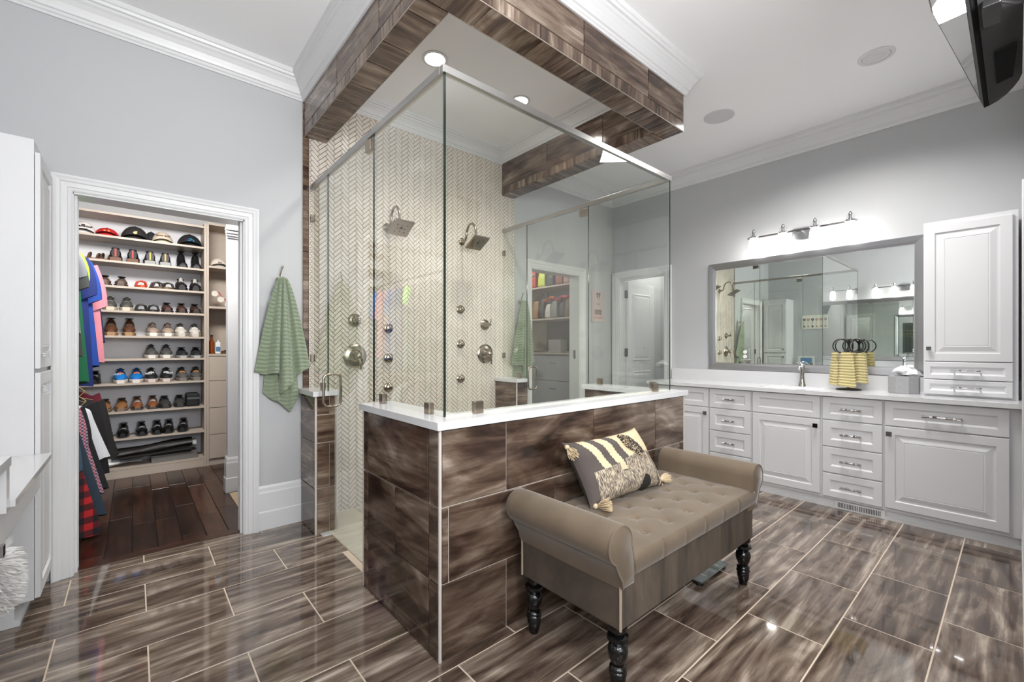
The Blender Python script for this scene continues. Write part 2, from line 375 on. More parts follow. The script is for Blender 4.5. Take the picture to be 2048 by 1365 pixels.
# door leaf swung open into the toilet room
def rect_rings(mb, fn, a0, a1, z0, z1, rings):
    rs = []
    for ins, n in rings:
        rs.append([fn(a0+ins, z0+ins, n), fn(a1-ins, z0+ins, n), fn(a1-ins, z1-ins, n), fn(a0+ins, z1-ins, n)])
    mb.rings(rs)
lf = MB(); lf.box(XR+.13, XR+.74, 3.235, 3.27, .01, 2.09)
for z0, z1 in ((.2, .95), (1.08, 1.95)):
    rect_rings(lf, lambda a, b, n: (a, 3.235-n, b), XR+.23, XR+.64, z0, z1, [(0, 0), (.012, .008), (.03, .002), (.05, .007)])
lf.build('door_leaf', M['trim'], d3)
for z in (.25, 1.14, 1.88): MB().box(XR+.10, XR+.16, 3.24, 3.272, z, z+.10).build('hinge', M['black'], d3, bevel=.006)
# toilet room shell
w = MB(); w.box(XR+.12, 6.3, YA-.01, YA+.1, 0, 2.8); w.box(6.3, 6.4, 1.9, YA, 0, 2.8); w.box(XR+.12, 6.3, 1.9, 2.0, 0, 2.8)
struct(w.build('wall_toilet_room', M['wall'])); struct(MB().box(XR+.12, 6.4, 1.9, YA+.1, 2.75, 2.8).build('ceiling', M['ceil']))
tf = sempty('floor'); MB().box(XR-.02, 6.4, 1.9, YA, -.05, -.001).build('grout_bed', M['grout'], tf)
for i in range(3):
    for k in range(4): tile(tf, (XR+.3+.611*i, 2.1+.31*k+.155, -.006), (1, 0, 0), (0, 0, 1), .606, .305, .008, M['tile'])

# ---------------------------------------------------------------- shower walls
# vertical tile strip at the edge of the herringbone + rest of tiled wall
hw = sempty('wall_shower')
MB().box(.965, 2.955, YA-.010, YA+.001, 0, 3.19).build('grout_bed', M['groutm'], hw)
MB().box(.921, .966, YA-.008, YA+.001, 0, 3.19).build('edge_grout', M['groutd'], hw)
for z0, z1 in seg_rows(0, 3.04, [.31*i+.1 for i in range(1, 10)]):
    tile(hw, (.9435, YA-.008, (z0+z1)/2), (1, 0, 0), (0, -1, 0), .040, z1-z0-.003, .006, M['tileb'])
MB().box(.964, .968, YA-.019, YA, 0, 3.04).build('edge_trim', M['edge'], hw)
MB().box(2.951, 2.955, YA-.019, YA, 0, 3.04).build('edge_trim', M['edge'], hw)
# herringbone mosaic
def clip(poly, x0, x1, z0, z1):
    for ax, lim, sg in ((0, x0, 1), (0, x1, -1), (1, z0, 1), (1, z1, -1)):
        out = []
        for i in range(len(poly)):
            p, q = poly[i], poly[(i+1) % len(poly)]; a = sg*(p[ax]-lim); b = sg*(q[ax]-lim)
            if a >= 0: out.append(p)
            if (a >= 0) != (b >= 0):
                t = a/(a-b); out.append((p[0]+t*(q[0]-p[0]), p[1]+t*(q[1]-p[1])))
        poly = out
        if len(poly) < 3: return []
    return poly
def parea(p): return abs(sum(p[i][0]*p[(i+1) % len(p)][1]-p[(i+1) % len(p)][0]*p[i][1] for i in range(len(p))))/2
wt = .0262; g = .0017; hbs = []
c45 = sqrt(.5)
for i in range(-10, 200):
    for k in range(-3, 26):
        for H in (0, 1):
            bx, by = i+3*k, i-3*k
            r = (bx, bx+3, by, by+1) if H == 0 else (bx+3, bx+4, by+1-3, by+1)
            q = [(r[0]*wt+g, r[2]*wt+g), (r[1]*wt-g, r[2]*wt+g), (r[1]*wt-g, r[3]*wt-g), (r[0]*wt+g, r[3]*wt-g)]
            pts = [(.93+(a-b_)*c45, -.1+(a+b_)*c45) for a, b_ in q]
            full = pts; pc = clip(pts, .970, 2.950, .006, 3.085)
            if len(pc) >= 3 and parea(pc) > 2e-5: hbs.append((pc, len(pc) == 4 and abs(parea(pc)-parea(full)) < 1e-9, sum(p[0] for p in full)/4, sum(p[1] for p in full)/4, H))
whole = [h for h in hbs if h[1] and h[3] > .98 and not (h[2] > 2.81)]
def hscore(h):   # the tiles nearest the camera show largest
    return (h[2]-.95)**2*1.0+(h[3]-1.7)**2*.55
whole.sort(key=hscore); pick = set(id(h) for h in whole[:300])
st = MB(); STT = 0
for h in hbs:
    if id(h) in pick:
        a = math.radians(45 if h[4] == 0 else -45)
        tile(hw, (h[2], YA-.010, h[3]), (cos(a), 0, sin(a)) if h[4] == 0 else (cos(a), 0, sin(a)), (0, -1, 0), 3*wt-2*g, wt-2*g, .005, M['hb'])
    else:
        pc = h[0]; n = len(pc); cx = sum(p[0] for p in pc)/n; cz = sum(p[1] for p in pc)/n
        st.rings([[(p[0], YA-.010, p[1]) for p in pc], [(p[0], YA-.0138, p[1]) for p in pc],
                  [(p[0]+(cx-p[0])*.03, YA-.015, p[1]+(cz-p[1])*.03) for p in pc]], cap0=False)
tag(st.build('mosaic', M['hb'], hw), kind='stuff')
# colour variation for the joined mosaic comes from noise in object space

def tiled_face(parent, fn_c, xd, nd, a0, a1, z0, z1, rowcuts, colcuts_by_row, T, m, gap=.0065, swap=False):
    """tiles over a rectangular face; fn_c(a,z)->point on the back plane"""
    for r, (b0, b1) in enumerate(seg_rows(z0, z1, rowcuts)):
        for c0, c1 in seg_rows(a0, a1, colcuts_by_row[r % len(colcuts_by_row)]):
            L, Wd = c1-c0-gap, b1-b0-gap
            if L < .006 or Wd < .006: continue
            if swap: tile(parent, fn_c((c0+c1)/2, (b0+b1)/2), (0, 0, 1), nd, Wd, L, T, m)
            else: tile(parent, fn_c((c0+c1)/2, (b0+b1)/2), xd, nd, L, Wd, T, m)
ZT = .925      # top of tiled half wall, quartz cap above
hf = sempty('wall_shower_front')
t8 = .008
core = MB(); core.box(XS0+t8, XS1-t8, YF+t8, YF+.15-t8, 0, ZT); core.box(XS0+t8, XS0+.15-t8, YF+.14, 2.255-t8, 0, ZT); core.box(XS1-.15+t8, XS1-t8, YF+.14, 2.255-t8, 0, ZT)
core.build('core', M['groutw'], hf)
rc = [.306, .612]
tiled_face(hf, lambda a, z: (a, YF+t8, z), (1, 0, 0), (0, -1, 0), XS0+.012, XS1-.012, .002, ZT, rc,
           [[1.258, 1.871, 2.484], [.955, 1.568, 2.18, 2.79], [1.258, 1.871, 2.484]], t8, M['tilew'])
tiled_face(hf, lambda a, z: (XS0+t8, a, z), (0, 1, 0), (-1, 0, 0), YF+.012, 2.243, .002, ZT, rc, [[1.575, 2.185], [1.575, 1.882, 2.185], [1.575, 2.185]], t8, M['tilew'])
tiled_face(hf, lambda a, z: (a, 2.255-t8, z), (1, 0, 0), (0, 1, 0), XS0+.012, XS0+.138, .002, ZT, rc, [[]], t8, M['tilew'])
tiled_face(hf, lambda a, z: (a, 2.255-t8, z), (1, 0, 0), (0, 1, 0), XS1-.138, XS1-.012, .002, ZT, rc, [[]], t8, M['tilew'])
tiled_face(hf, lambda a, z: (XS1-t8, a, z), (0, -1, 0), (1, 0, 0), YF+.012, 2.243, .002, ZT, rc, [[1.8]], t8, M['tilew'])
tiled_face(hf, lambda a, z: (XS1-.15+t8, a, z), (0, 1, 0), (-1, 0, 0), YF+.15, 2.243, .002, ZT, rc, [[1.9], [1.75, 2.1]], t8, M['tilew'])
tiled_face(hf, lambda a, z: (XS0+.15-t8, a, z), (0, -1, 0), (1, 0, 0), YF+.15, 2.243, .002, ZT, rc, [[1.9]], t8, M['tilew'])
tiled_face(hf, lambda a, z: (a, YF+.15-t8, z), (-1, 0, 0), (0, 1, 0), XS0+.15, XS1-.15, .002, ZT, rc, [[1.5, 2.1], [1.3, 1.9, 2.5]], t8, M['tilew'])
for x, y in ((XS0, YF), (XS1-.011, YF), (XS0, 2.244), (XS1-.011, 2.244)):
    MB().box(x, x+.011, y, y+.011, 0, ZT).build('edge_trim', M['edge'], hf, bevel=.002)
cap = MB(); o_ = .018; CZ0, CZ1 = ZT, .958
P_ = [(XS0-o_, YF-o_), (XS1+o_, YF-o_), (XS1+o_, 2.255+.005), (XS1-.15-o_, 2.255+.005), (XS1-.15-o_, YF+.15+o_), (XS0+.15+o_, YF+.15+o_), (XS0+.15+o_, 2.255+.005), (XS0-o_, 2.255+.005)]
cap.prism(P_, XY, CZ0, CZ1); cap.build('quartz_cap', M['quartz'], hf, bevel=.0015)
# the two short half walls against the back wall
for nm, xo, xi, sg in (('wall_shower_left', XS0, XS0+.15, -1), ('wall_shower_right', XS1, XS1-.15, 1)):
    h2 = sempty(nm); xa, xb = min(xo, xi), max(xo, xi)
    MB().box(xa+t8, xb-t8, 3.055+t8, YA-.012, 0, ZT).build('core', M['groutw'], h2)
    tiled_face(h2, lambda a, z: (a, 3.055+t8, z), (1, 0, 0), (0, -1, 0), xa+.012, xb-.012, .002, ZT, [.2, .306, .612, .8], [[(xa+xb)/2+.02], []], t8, M['tileb'], swap=False)
    tiled_face(h2, lambda a, z: (xa+t8, a, z), (0, 1, 0), (-1, 0, 0), 3.067, YA-.012, .002, ZT, rc, [[]], t8, M['tileb'])
    tiled_face(h2, lambda a, z: (xb-t8, a, z), (0, -1, 0), (1, 0, 0), 3.067, YA-.012, .002, ZT, rc, [[]], t8, M['tileb'])
    for x in (xa, xb-.011): MB().box(x, x+.011, 3.055, 3.066, 0, ZT).build('edge_trim', M['edge'], h2, bevel=.002)
    MB().box(xa-o_, xb+o_, 3.035, YA-.012, CZ0, CZ1).build('quartz_cap', M['quartz'], h2, bevel=.0015)

# ---------------------------------------------------------------- tiled beam round the shower
bm_ = sempty('ceiling_beam'); BZ = 2.775; BW = .155
MB().prism([(BX0+t8, YA), (BX0+t8, BY0+t8), (BX1-t8, BY0+t8), (BX1-t8, YA), (BX1-BW+t8, YA), (BX1-BW+t8, BY0+BW-t8), (BX0+BW-t8, BY0+BW-t8), (BX0+BW-t8, YA)], XY, BZ+t8, ZC).build('core', M['groutw'], bm_)
ZS = BZ+.072
def strip(fn, xd, nd, a0, a1, step=.31, ph=0.0):
    cuts = []; a = a0+ph
    while a < a1: cuts.append(a); a += step
    for c0, c1 in seg_rows(a0, a1, cuts): tile(bm_, fn((c0+c1)/2, (BZ+ZS)/2+.002), (0, 0, 1), nd, ZS-BZ-.006, c1-c0-.0045, t8, M['tileb'])
up = [[1.24, 1.851, 2.484]]; ul = [[2.1, 2.7]]
tiled_face(bm_, lambda a, z: (a, BY0+t8, z), (1, 0, 0), (0, -1, 0), BX0+.004, BX1-.004, ZS, 3.16, [], up, t8, M['tileb'])
strip(lambda a, z: (a, BY0+t8, z), None, (0, -1, 0), BX0+.004, BX1-.004, .305, .28)
tiled_face(bm_, lambda a, z: (BX0+t8, a, z), (0, 1, 0), (-1, 0, 0), BY0+.004, YA, ZS, 3.16, [], ul, t8, M['tileb'])
strip(lambda a, z: (BX0+t8, a, z), None, (-1, 0, 0), BY0+.004, YA, .305, .1)
tiled_face(bm_, lambda a, z: (BX1-t8, a, z), (0, 1, 0), (1, 0, 0), BY0+.004, YA, ZS, 3.16, [], ul, t8, M['tileb'])
strip(lambda a, z: (BX1-t8, a, z), None, (1, 0, 0), BY0+.004, YA, .305, .1)
tiled_face(bm_, lambda a, z: (BX1-BW+t8, a, z), (0, 1, 0), (-1, 0, 0), BY0+BW, YA-.012, ZS, 3.10, [], [[2.13, 2.75]], t8, M['tileb'])
strip(lambda a, z: (BX1-BW+t8, a, z), None, (-1, 0, 0), BY0+BW, YA-.012, .305, .12)
tiled_face(bm_, lambda a, z: (BX0+BW-t8, a, z), (0, 1, 0), (1, 0, 0), BY0+BW, YA-.012, ZS, 3.10, [], [[2.13, 2.75]], t8, M['tileb'])
strip(lambda a, z: (BX0+BW-t8, a, z), None, (1, 0, 0), BY0+BW, YA-.012)
tiled_face(bm_, lambda a, z: (a, BY0+BW-t8, z), (-1, 0, 0), (0, 1, 0), BX0+BW, BX1-BW, ZS, 3.10, [], [[1.5, 2.1]], t8, M['tileb'])
strip(lambda a, z: (a, BY0+BW-t8, z), None, (0, 1, 0), BX0+BW, BX1-BW)
# underside: front run, then side runs
for c0, c1 in seg_rows(BX0+.004, BX1-.004, [1.215, 1.537, 1.87, 2.187, 2.452, 2.785]):
    tile(bm_, ((c0+c1)/2, BY0+BW/2, BZ+t8), (0, 1, 0), (0, 0, -1), BW-.006, c1-c0-.0045, t8, M['tileb'])
for xc in (BX0+BW/2, BX1-BW/2):
    for c0, c1 in seg_rows(BY0+BW, YA-.012, [1.8, 2.06, 2.26, 2.5, 2.72, 3.0, 3.25]):
        tile(bm_, (xc, (c0+c1)/2, BZ+t8), (1, 0, 0), (0, 0, -1), BW-.006, c1-c0-.0045, t8, M['tileb'])
for x, y, x2, y2 in ((BX0, BY0, BX1, BY0+.003), (BX0, BY0, BX0+.003, YA), (BX0+BW-.003, BY0+BW-.003, BX1-BW, BY0+BW), (BX0+BW-.003, BY0+BW, BX0+BW, YA)):
    MB().box(x, x2, y, y2, BZ-.001, BZ+.004).build('edge_trim', cm((150, 138, 126), .5), bm_)

# ---------------------------------------------------------------- glass enclosure
GX0, GX1, GY, ZR = .985, 2.80, 1.575, 2.405
en = thing('shower_enclosure', 'frameless glass shower enclosure with steel top rails on the tiled half walls', 'shower', (1.9, 2.3, 0))
gt = .010
def pane(nm, x0, x1, y0, y1, z0, z1, parent): return MB().box(x0, x1, y0, y1, z0, z1).build(nm, M['glass'], parent)
pane('glass_panel', GX0-gt/2, GX1+gt/2, GY-gt/2, GY+gt/2, CZ1+.001, ZR, en)
pane('glass_panel', GX0-gt/2, GX0+gt/2, GY+gt/2+.001, 2.283, CZ1+.001, ZR, en)
pane('glass_panel', GX0-gt/2, GX0+gt/2, 3.022, YA-.016, CZ1+.001, ZR, en)
pane('glass_panel', GX1-gt/2, GX1+gt/2, GY+gt/2+.001, 2.283, CZ1+.001, ZR, en)
pane('glass_panel', GX1-gt/2, GX1+gt/2, 3.022, YA-.016, CZ1+.001, ZR, en)
for x, y in ((GX0, GY), (GX1, GY)):
    MB().box(x-.0052, x+.0052, y-.0056, y-.0026, CZ1+.001, ZR).build('glass_edge', M['gedge'], en)
for x in (GX0, GX1):
    MB().box(x-.0052, x+.0052, 2.2835, 2.2855, CZ1+.001, ZR).build('glass_edge', M['gedge'], en)
    MB().box(x-.0052, x+.0052, 3.020, 3.0222, CZ1+.001, ZR).build('glass_edge', M['gedge'], en)
for a in ((GX0-.014, GX1+.014, GY-.014, GY+.014), (GX0-.014, GX0+.014, GY+.014, YA-.016), (GX1-.014, GX1+.014, GY+.014, YA-.016)):
    MB().box(a[0], a[1], a[2], a[3], ZR-.004, ZR+.030).build('top_rail', M['steel'], en, bevel=.002)
sill = MB()
sill.box(GX0+.008, GX1-.008, GY+.008, GY+.02, CZ1, CZ1+.004); sill.build('silicone_bead', cm((228, 220, 204), .4), en)
def clampg(x, y, z, dx, dy, dz, nm='clip', par=None): return MB().box(x-dx, x+dx, y-dy, y+dy, z, z+dz).build(nm, M['nickel'], par or en, bevel=.002)
for x in (GX0, GX1):
    clampg(x, 2.17, CZ1, .013, .022, .05); clampg(x, 1.70, CZ1, .013, .022, .05)
    clampg(x, 3.37, 1.15, .013, .022, .05); clampg(x, 3.37, 2.17, .013, .022, .05); clampg(x, 3.13, CZ1, .013, .022, .05)
clampg(1.16, GY, CZ1, .024, .013, .055); clampg(2.62, GY, CZ1, .024, .013, .055)
for x, side in ((GX0, 'left'), (GX1, 'right')):
    dr = thing('shower_door', 'glass shower door with looped handle, on the %s' % ('side of the shoe closet' if side == 'left' else 'far side towards the handbag closet'), 'shower door', (x, 2.29, 0))
    pane('glass_leaf', x-gt/2, x+gt/2, 2.288, 3.016, .025, ZR-.006, dr)
    for z, nm in ((ZR-.075, 'pivot_hinge'), (.03, 'pivot_hinge')):
        clampg(x, 2.335, z, .015, .035, .06, nm, dr)
    hb = MB()
    for s in (-1, 1):
        X = x+s*.055; r = .03
        pts = [(x+s*.006, 2.945, 1.075), (X-s*r, 2.945, 1.075)]
        for q in range(7): a = pi/2*q/6; pts.append((X-s*r+s*r*sin(a), 2.945, 1.075-r+r*cos(a)))
        for q in range(7): a = pi/2*q/6; pts.append((X-s*r+s*r*cos(a), 2.945, .865+r-r*sin(a)))
        pts.append((x+s*.006, 2.945, .865)); hb.tube(pts, .0085, 10)
    hb.build('pull_handle', M['nickel'], dr, smooth=True)
dn = thing('floor_drain', 'small white slotted drain strip on the tiles in front of the left shower door', 'drain', (.965, 3.03, 0))
d_ = MB(); d_.box(.945, .998, 3.0, 3.06, 0, .004); d_.build('plate', M['trim'], dn)
for i in range(5): MB().box(.95+.01*i, .954+.01*i, 3.005, 3.055, .004, .005).build('slot', cm((130, 130, 130)), dn)

# ---------------------------------------------------------------- shower fittings
YW = YA-.016
def shower_head(x, z, lab):
    t = thing('overhead_shower', lab, 'shower head', (x, YW, z))
    MB().lathe([(.034, 0), (.034, -.008), (.026, -.014), (.018, -.02), (.014, -.05)], (x, YW, z), 'y', 20).build('wall_flange', M['nickel'], t, smooth=True)
    pts = [(x, YW-.02, z), (x, YW-.06, z+.005)]
    for q in range(12): a = pi*q/11; pts.append((x, YW-.075-.075*(1-cos(a)), z+.03+.105*sin(a)))
    pts.append((x, YW-.235, z+.0))
    MB().tube(pts, .010, 10).build('arm', M['nickel'], t, smooth=True)
    MB().lathe([(.018, 0), (.022, -.015), (.016, -.03), (.02, -.045)], (x, YW-.235, z+.01), 'z', 16).build('ball_joint', M['nickel'], t, smooth=True)
    h = MB(); r = [[( .085*a+x, YW-.245+.085*b-.0, z-.058+dz*0+b*.03) for a, b in ((-1, -1), (1, -1), (1, 1), (-1, 1))] for dz in (0,)]
    top = [(x+.05*a, YW-.238+.044*b, z-.034-b*.024) for a, b in ((-1, -1), (1, -1), (1, 1), (-1, 1))]
    mid = [(x+.085*a, YW-.245+.075*b, z-.050-b*.042) for a, b in ((-1, -1), (1, -1), (1, 1), (-1, 1))]
    bot = [(x+.082*a, YW-.250+.072*b, z-.062-b*.042) for a, b in ((-1, -1), (1, -1), (1, 1), (-1, 1))]
    h.rings([top, mid, bot]); hd = h.build('spray_plate', M['nickel'], t, bevel=.004)
    for a, b, s in ((0, 0, .014), (-.04, -.035, .006), (.04, -.035, .006), (-.04, .035, .006), (.04, .035, .006), (-.03, 0, .005), (.03, 0, .005), (0, -.028, .005), (0, .028, .005)):
        MB().lathe([(s, .004), (s*.8, -.002)], (x+a, YW-.251+b*.9, z-.0635-b*.53), 'z', 8).build('nozzle', M['black'], hd)
    return t
shower_head(1.565, 2.235, 'square brushed nickel shower head on an arched arm, the left one on the herringbone wall')
shower_head(2.300, 2.235, 'square brushed nickel shower head on an arched arm, the right one on the herringbone wall')
def jet(x, z, lab):
    t = thing('body_jet', lab, 'body spray', (x, YW, z), 'round body jets on the herringbone wall')
    MB().lathe([(.040, 0), (.040, -.008), (.032, -.014)], (x, YW, z), 'y', 20).build('flange', M['nickel'], t, smooth=True)
    MB().lathe([(.026, -.012), (.030, -.022), (.027, -.036), (.015, -.042), (.004, -.043)], (x, YW, z), 'y', 18).build('nozzle', M['nickel'], t, smooth=True)
for x, side in ((1.576, 'left'), (2.284, 'right')):
    for z, pos in ((1.41 if side == 'left' else 1.605, 'top'), (1.168 if side == 'left' else 1.285, 'middle'), (.925 if side == 'left' else .965, 'bottom')):
        jet(x, z, 'round nickel body jet, %s of the three in the %s column on the herringbone wall' % (pos, side))
def valve(x, z, R, lab):
    t = thing('shower_valve', lab, 'shower valve', (x, YW, z))
    MB().lathe([(R, 0), (R, -.006), (R*.86, -.014), (R*.84, -.010), (R*.55, -.016), (R*.3, -.05)], (x, YW, z), 'y', 28).build('escutcheon', M['nickel'], t, smooth=True)
    MB().lathe([(R*.3, -.045), (R*.36, -.06), (R*.28, -.085), (R*.16, -.095), (.004, -.098)], (x, YW, z), 'y', 18).build('hub', M['nickel'], t, smooth=True)
    s = 1 if R < .06 else -1
    MB().tube([(x, YW-.075, z), (x+.01, YW-.085, z+s*R*.5), (x+.018, YW-.078, z+s*R*1.1)], [R*.12, R*.09, R*.06], 8).build('lever', M['nickel'], t, smooth=True)
valve(1.300, 1.465, .052, 'small round nickel diverter valve, left one of the two, seen through the left glass door')
valve(1.300, 1.185, .092, 'large round nickel mixer valve with lever, left one, seen through the left glass door')
valve(2.568, 1.473, .052, 'small round nickel diverter valve, right one, above the large right mixer')
valve(2.572, 1.192, .092, 'large round nickel mixer valve with lever, right one, beside the right column of jets')

# ---------------------------------------------------------------- ceiling lights
def downlight(x, y, lit, lab, R=.075):
    t = thing('downlight', lab, 'ceiling light', (x, y, ZC))
    MB().lathe([(R*.74, 0), (R*.78, -.006), (R, -.004), (R, 0)], (x, y, ZC), 'z', 28).build('trim_ring', M['trim'], t, smooth=True)
    if lit:
        MB().lathe([(R*.72, -.001), (R*.7, -.004)], (x, y, ZC), 'z', 24).build('lens', M['bulb'], t)
        l = bpy.data.lights.new('downlight_lamp', 'SPOT'); l.energy = lit; l.spot_size = 2.3; l.spot_blend = 1; l.shadow_soft_size = .05; l.color = (1, .96, .92)
        o = bpy.data.objects.new('downlight_lamp', l); COL.objects.link(o); o.parent = t; o.location = (0, 0, -.03)
    else:
        MB().lathe([(R*.74, -.003), (R*.70, -.001), (R*.5, -.0005), (R*.3, -.012), (.002, -.016)], (x, y, ZC), 'z', 24).build('lens', cm((214, 214, 214)), t, smooth=True)
downlight(1.532, 2.563, 62, 'glowing recessed shower downlight nearer the glass corner', .088)
downlight(2.298, 2.554, 62, 'glowing recessed shower downlight farther from the glass corner, near the top rail')
downlight(3.74, .615, 0, 'unlit white recessed ceiling light between the black television and the ceiling speaker', .10)
sp = thing('ceiling_speaker', 'round flat light grey speaker grille in the ceiling near the tiled beam corner', 'speaker', (3.718, 1.639, ZC))
MB().lathe([(.118, 0), (.118, -.004), (.112, -.006), (.11, -.004), (.001, -.005)], (3.718, 1.639, ZC), 'z', 36).build('grille', cm((205, 205, 206)), sp, smooth=True)
#PART2
# ================================================================ RIGHT VANITY
FX = {'-x': lambda pl: (lambda a, b, n: (pl-n, a, b)), '+x': lambda pl: (lambda a, b, n: (pl+n, a, b)), '-y': lambda pl: (lambda a, b, n: (a, pl-n, b))}
def boxf(mb, fn, a0, a1, b0, b1, n0, n1): return mb.prism([(a0, b0), (a1, b0), (a1, b1), (a0, b1)], fn, n0, n1)
def front(par, nm, fc, pl, a0, a1, z0, z1, raised=False, mt=None):
    mb = MB(); rg = [(0, -.018), (0, -.002), (.003, 0)]
    f = min(.055, (z1-z0)*.26)
    if raised: rg += [(f, 0), (f+.006, -.009), (f+.016, -.009), (f+.045, -.001), (f+.05, -.001), (f+.053, -.003), (f+.056, -.001)]
    else: rg += [(f, 0), (f+.012, -.009)]
    rect_rings(mb, FX[fc](pl), a0, a1, z0, z1, rg)
    return mb.build(nm, mt or M['cab'], par)
def bar_pull(par, fc, pl, a, z, w):
    fn = FX[fc](pl); mb = MB(); pts = []
    n = 14
    for i in range(n+1):
        t = i/n; pts.append(fn(a-w/2+w*t, z, .024+.004*cos(t*pi*4)))
    mb.tube(pts, [.0062+.0035*abs(cos(i/n*pi*3)) for i in range(n+1)], 8)
    for s in (-1, 1): mb.tube([fn(a+s*w*.42, z, -.004), fn(a+s*w*.42, z, .024)], .004, 8)
    return mb.build('bar_pull', M['chrome'], par, smooth=True)
def knob(par, fc, pl, a, z, s=.0165):
    fn = FX[fc](pl); mb = MB(); mb.tube([fn(a, z, -.004), fn(a, z, .018)], .005, 8); boxf(mb, fn, a-s, a+s, z-s, z+s, .016, .026)
    return mb.build('knob', M['chrome'], par)
def cabinet(lab, fc, pl, back, a0, a1, z0, z1, items, group=None, toe=True, ctop=9):
    """items: (kind, a0, a1, z0, z1[, knob side])"""
    xm = (pl+back)/2
    t = thing('vanity_cabinet', lab, 'cabinet', (xm, (a0+a1)/2, 0 if z0 < .2 else z0), group)
    fn = FX[fc](pl); dpt = abs(back-pl)
    b = MB(); boxf(b, fn, a0+.0005, a1-.0005, z0, min(z1, ctop), -dpt, -.018); b.build('carcass', M['cab'], t)
    if ctop < z1: boxf(b2 := MB(), fn, a0+.0005, a1-.0005, ctop, z1, -.04, -.018); b2.build('top_rail', M['cab'], t)
    if toe:
        b = MB(); boxf(b, fn, a0, a1, 0, z0, -dpt, -.034); boxf(b, fn, a0, a1, 0, .022, -.034, -.022); b.build('toe_kick', M['cab'], t)
    for it in items:
        k, p, q, r, s_ = it[:5]
        o = front(t, 'drawer' if k != 'door' else 'door', fc, pl, p, q, r, s_, raised=(k == 'door'))
        if k == 'false': o.name = 'false_front'
        if k == 'drawer': bar_pull(o, fc, pl, (p+q)/2, (r+s_)/2, min(.21, .075+.2*(q-p)*.6) if len(it) < 6 else it[5])
        if k == 'door' and len(it) > 5: knob(o, fc, pl, (p+.026) if it[5][0] < 0 else (q-.026), (s_-.05) if it[5][1] > 0 else (r+.05))
    return t
PV, BKV = 4.11, XR-.0015
def zs4(): return [(.69, .865), (.482, .682), (.277, .474), (.088, .268)]
cabinet('white cabinet, drawer over door, farthest left in the right vanity, beside the door casing', '-x', PV, BKV, 1.907, 2.53, .07, .8745,
        [('drawer', 1.912, 2.50, .69, .865, .14), ('door', 1.912, 2.50, .095, .682, (-1, 1))])
cabinet('white stack of four small drawers, left of the sink cabinet', '-x', PV, BKV, 1.53, 1.907, .07, .8745,
        [('drawer', 1.538, 1.902, a, b, .105) for a, b in zs4()])
cabinet('white sink cabinet with blank false front over one raised panel door, under the faucet', '-x', PV, BKV, 1.013, 1.53, .07, .8745,
        [('false', 1.024, 1.522, .69, .865), ('door', 1.024, 1.522, .095, .682, (-1, 1))], ctop=.76)
cabinet('white stack of four drawers directly above the slotted floor vent', '-x', PV, BKV, .634, 1.013, .07, .8745,
        [('drawer', .642, 1.007, a, b, .13) for a, b in zs4()])
cabinet('widest white vanity cabinet, wide drawer over large raised panel door, under the tower', '-x', PV, BKV, -.02, .634, .07, .8745,
        [('drawer', .031, .628, .69, .865, .20), ('door', .031, .628, .095, .682, (1, 1))])
# tower on the worktop
tw = thing('tower_cabinet', 'tall white cabinet, door over two drawers, standing on the worktop right of the mirror', 'cabinet', (4.47, .225, .905))
TX = 4.335
b = MB(); b.box(TX+.018, XR-.0225, -.005, .447, .9055, 2.155); b.build('carcass', M['cab'], tw)
o = front(tw, 'door', '-x', TX, .018, .442, 1.155, 2.125, True); knob(o, '-x', TX, .442-.026, 1.245, .013)
for a, b_ in ((1.028, 1.148), (.918, 1.022)):
    o = front(tw, 'drawer', '-x', TX, .018, .442, a, b_); bar_pull(o, '-x', TX, .23, (a+b_)/2, .15)
# worktop with basin cut
wt_ = thing('worktop', 'long white quartz vanity worktop with backsplash, under the silver framed mirror', 'countertop', (4.35, 1.2, .875))
SX0, SX1, SY0, SY1 = 4.20, 4.47, 1.05, 1.50
b = MB(); b.box(4.08, SX0, -.02, 2.555, .875, .905); b.box(SX1, XR-.0015, -.02, 2.555, .875, .905); b.box(SX0, SX1, -.02, SY0, .875, .905); b.box(SX0, SX1, SY1, 2.555, .875, .905)
b.build('slab', M['quartz'], wt_)
MB().box(XR-.021, XR-.0015, -.02, 2.555, .905, 1.022).build('backsplash', M['quartz'], wt_)
sk = MB(); rg = []
for ins, z in ((0, .9), (.004, .80), (.03, .77), (.10, .765)): rg.append([(SX0+ins, SY0+ins, z), (SX1-ins, SY0+ins, z), (SX1-ins, SY1-ins, z), (SX0+ins, SY1-ins, z)])
sk.rings(rg, cap0=False); sk.build('sink_basin', cm((236, 236, 238), .1), wt_, recalc=False)
# side splash at the front wall
# mirror
def mirror(lab, fc, pl, a0, a1, z0, z1, fw=.068):
    fn = FX[fc](pl); t = thing('wall_mirror', lab, 'mirror', fn((a0+a1)/2, z0, 0))
    mb = MB(); path = [(a0, z0), (a1, z0), (a1, z1), (a0, z1)]
    sweep(path, [(0, 0), (0, .022), (.006, .026), (.042, .018), (fw-.004, .012), (fw, .012), (fw, 0)], fn, True).build('frame', M['frame'], t)
    m = MB(); boxf(m, fn, a0+fw-.002, a1-fw+.002, z0+fw-.002, z1-fw+.002, .002, .008); m.build('mirror_glass', M['mirror'], t)
    bev = MB(); return t
mirror('large landscape mirror in a brushed silver frame above the right vanity', '-x', XR, .46, 2.135, 1.028, 2.125)
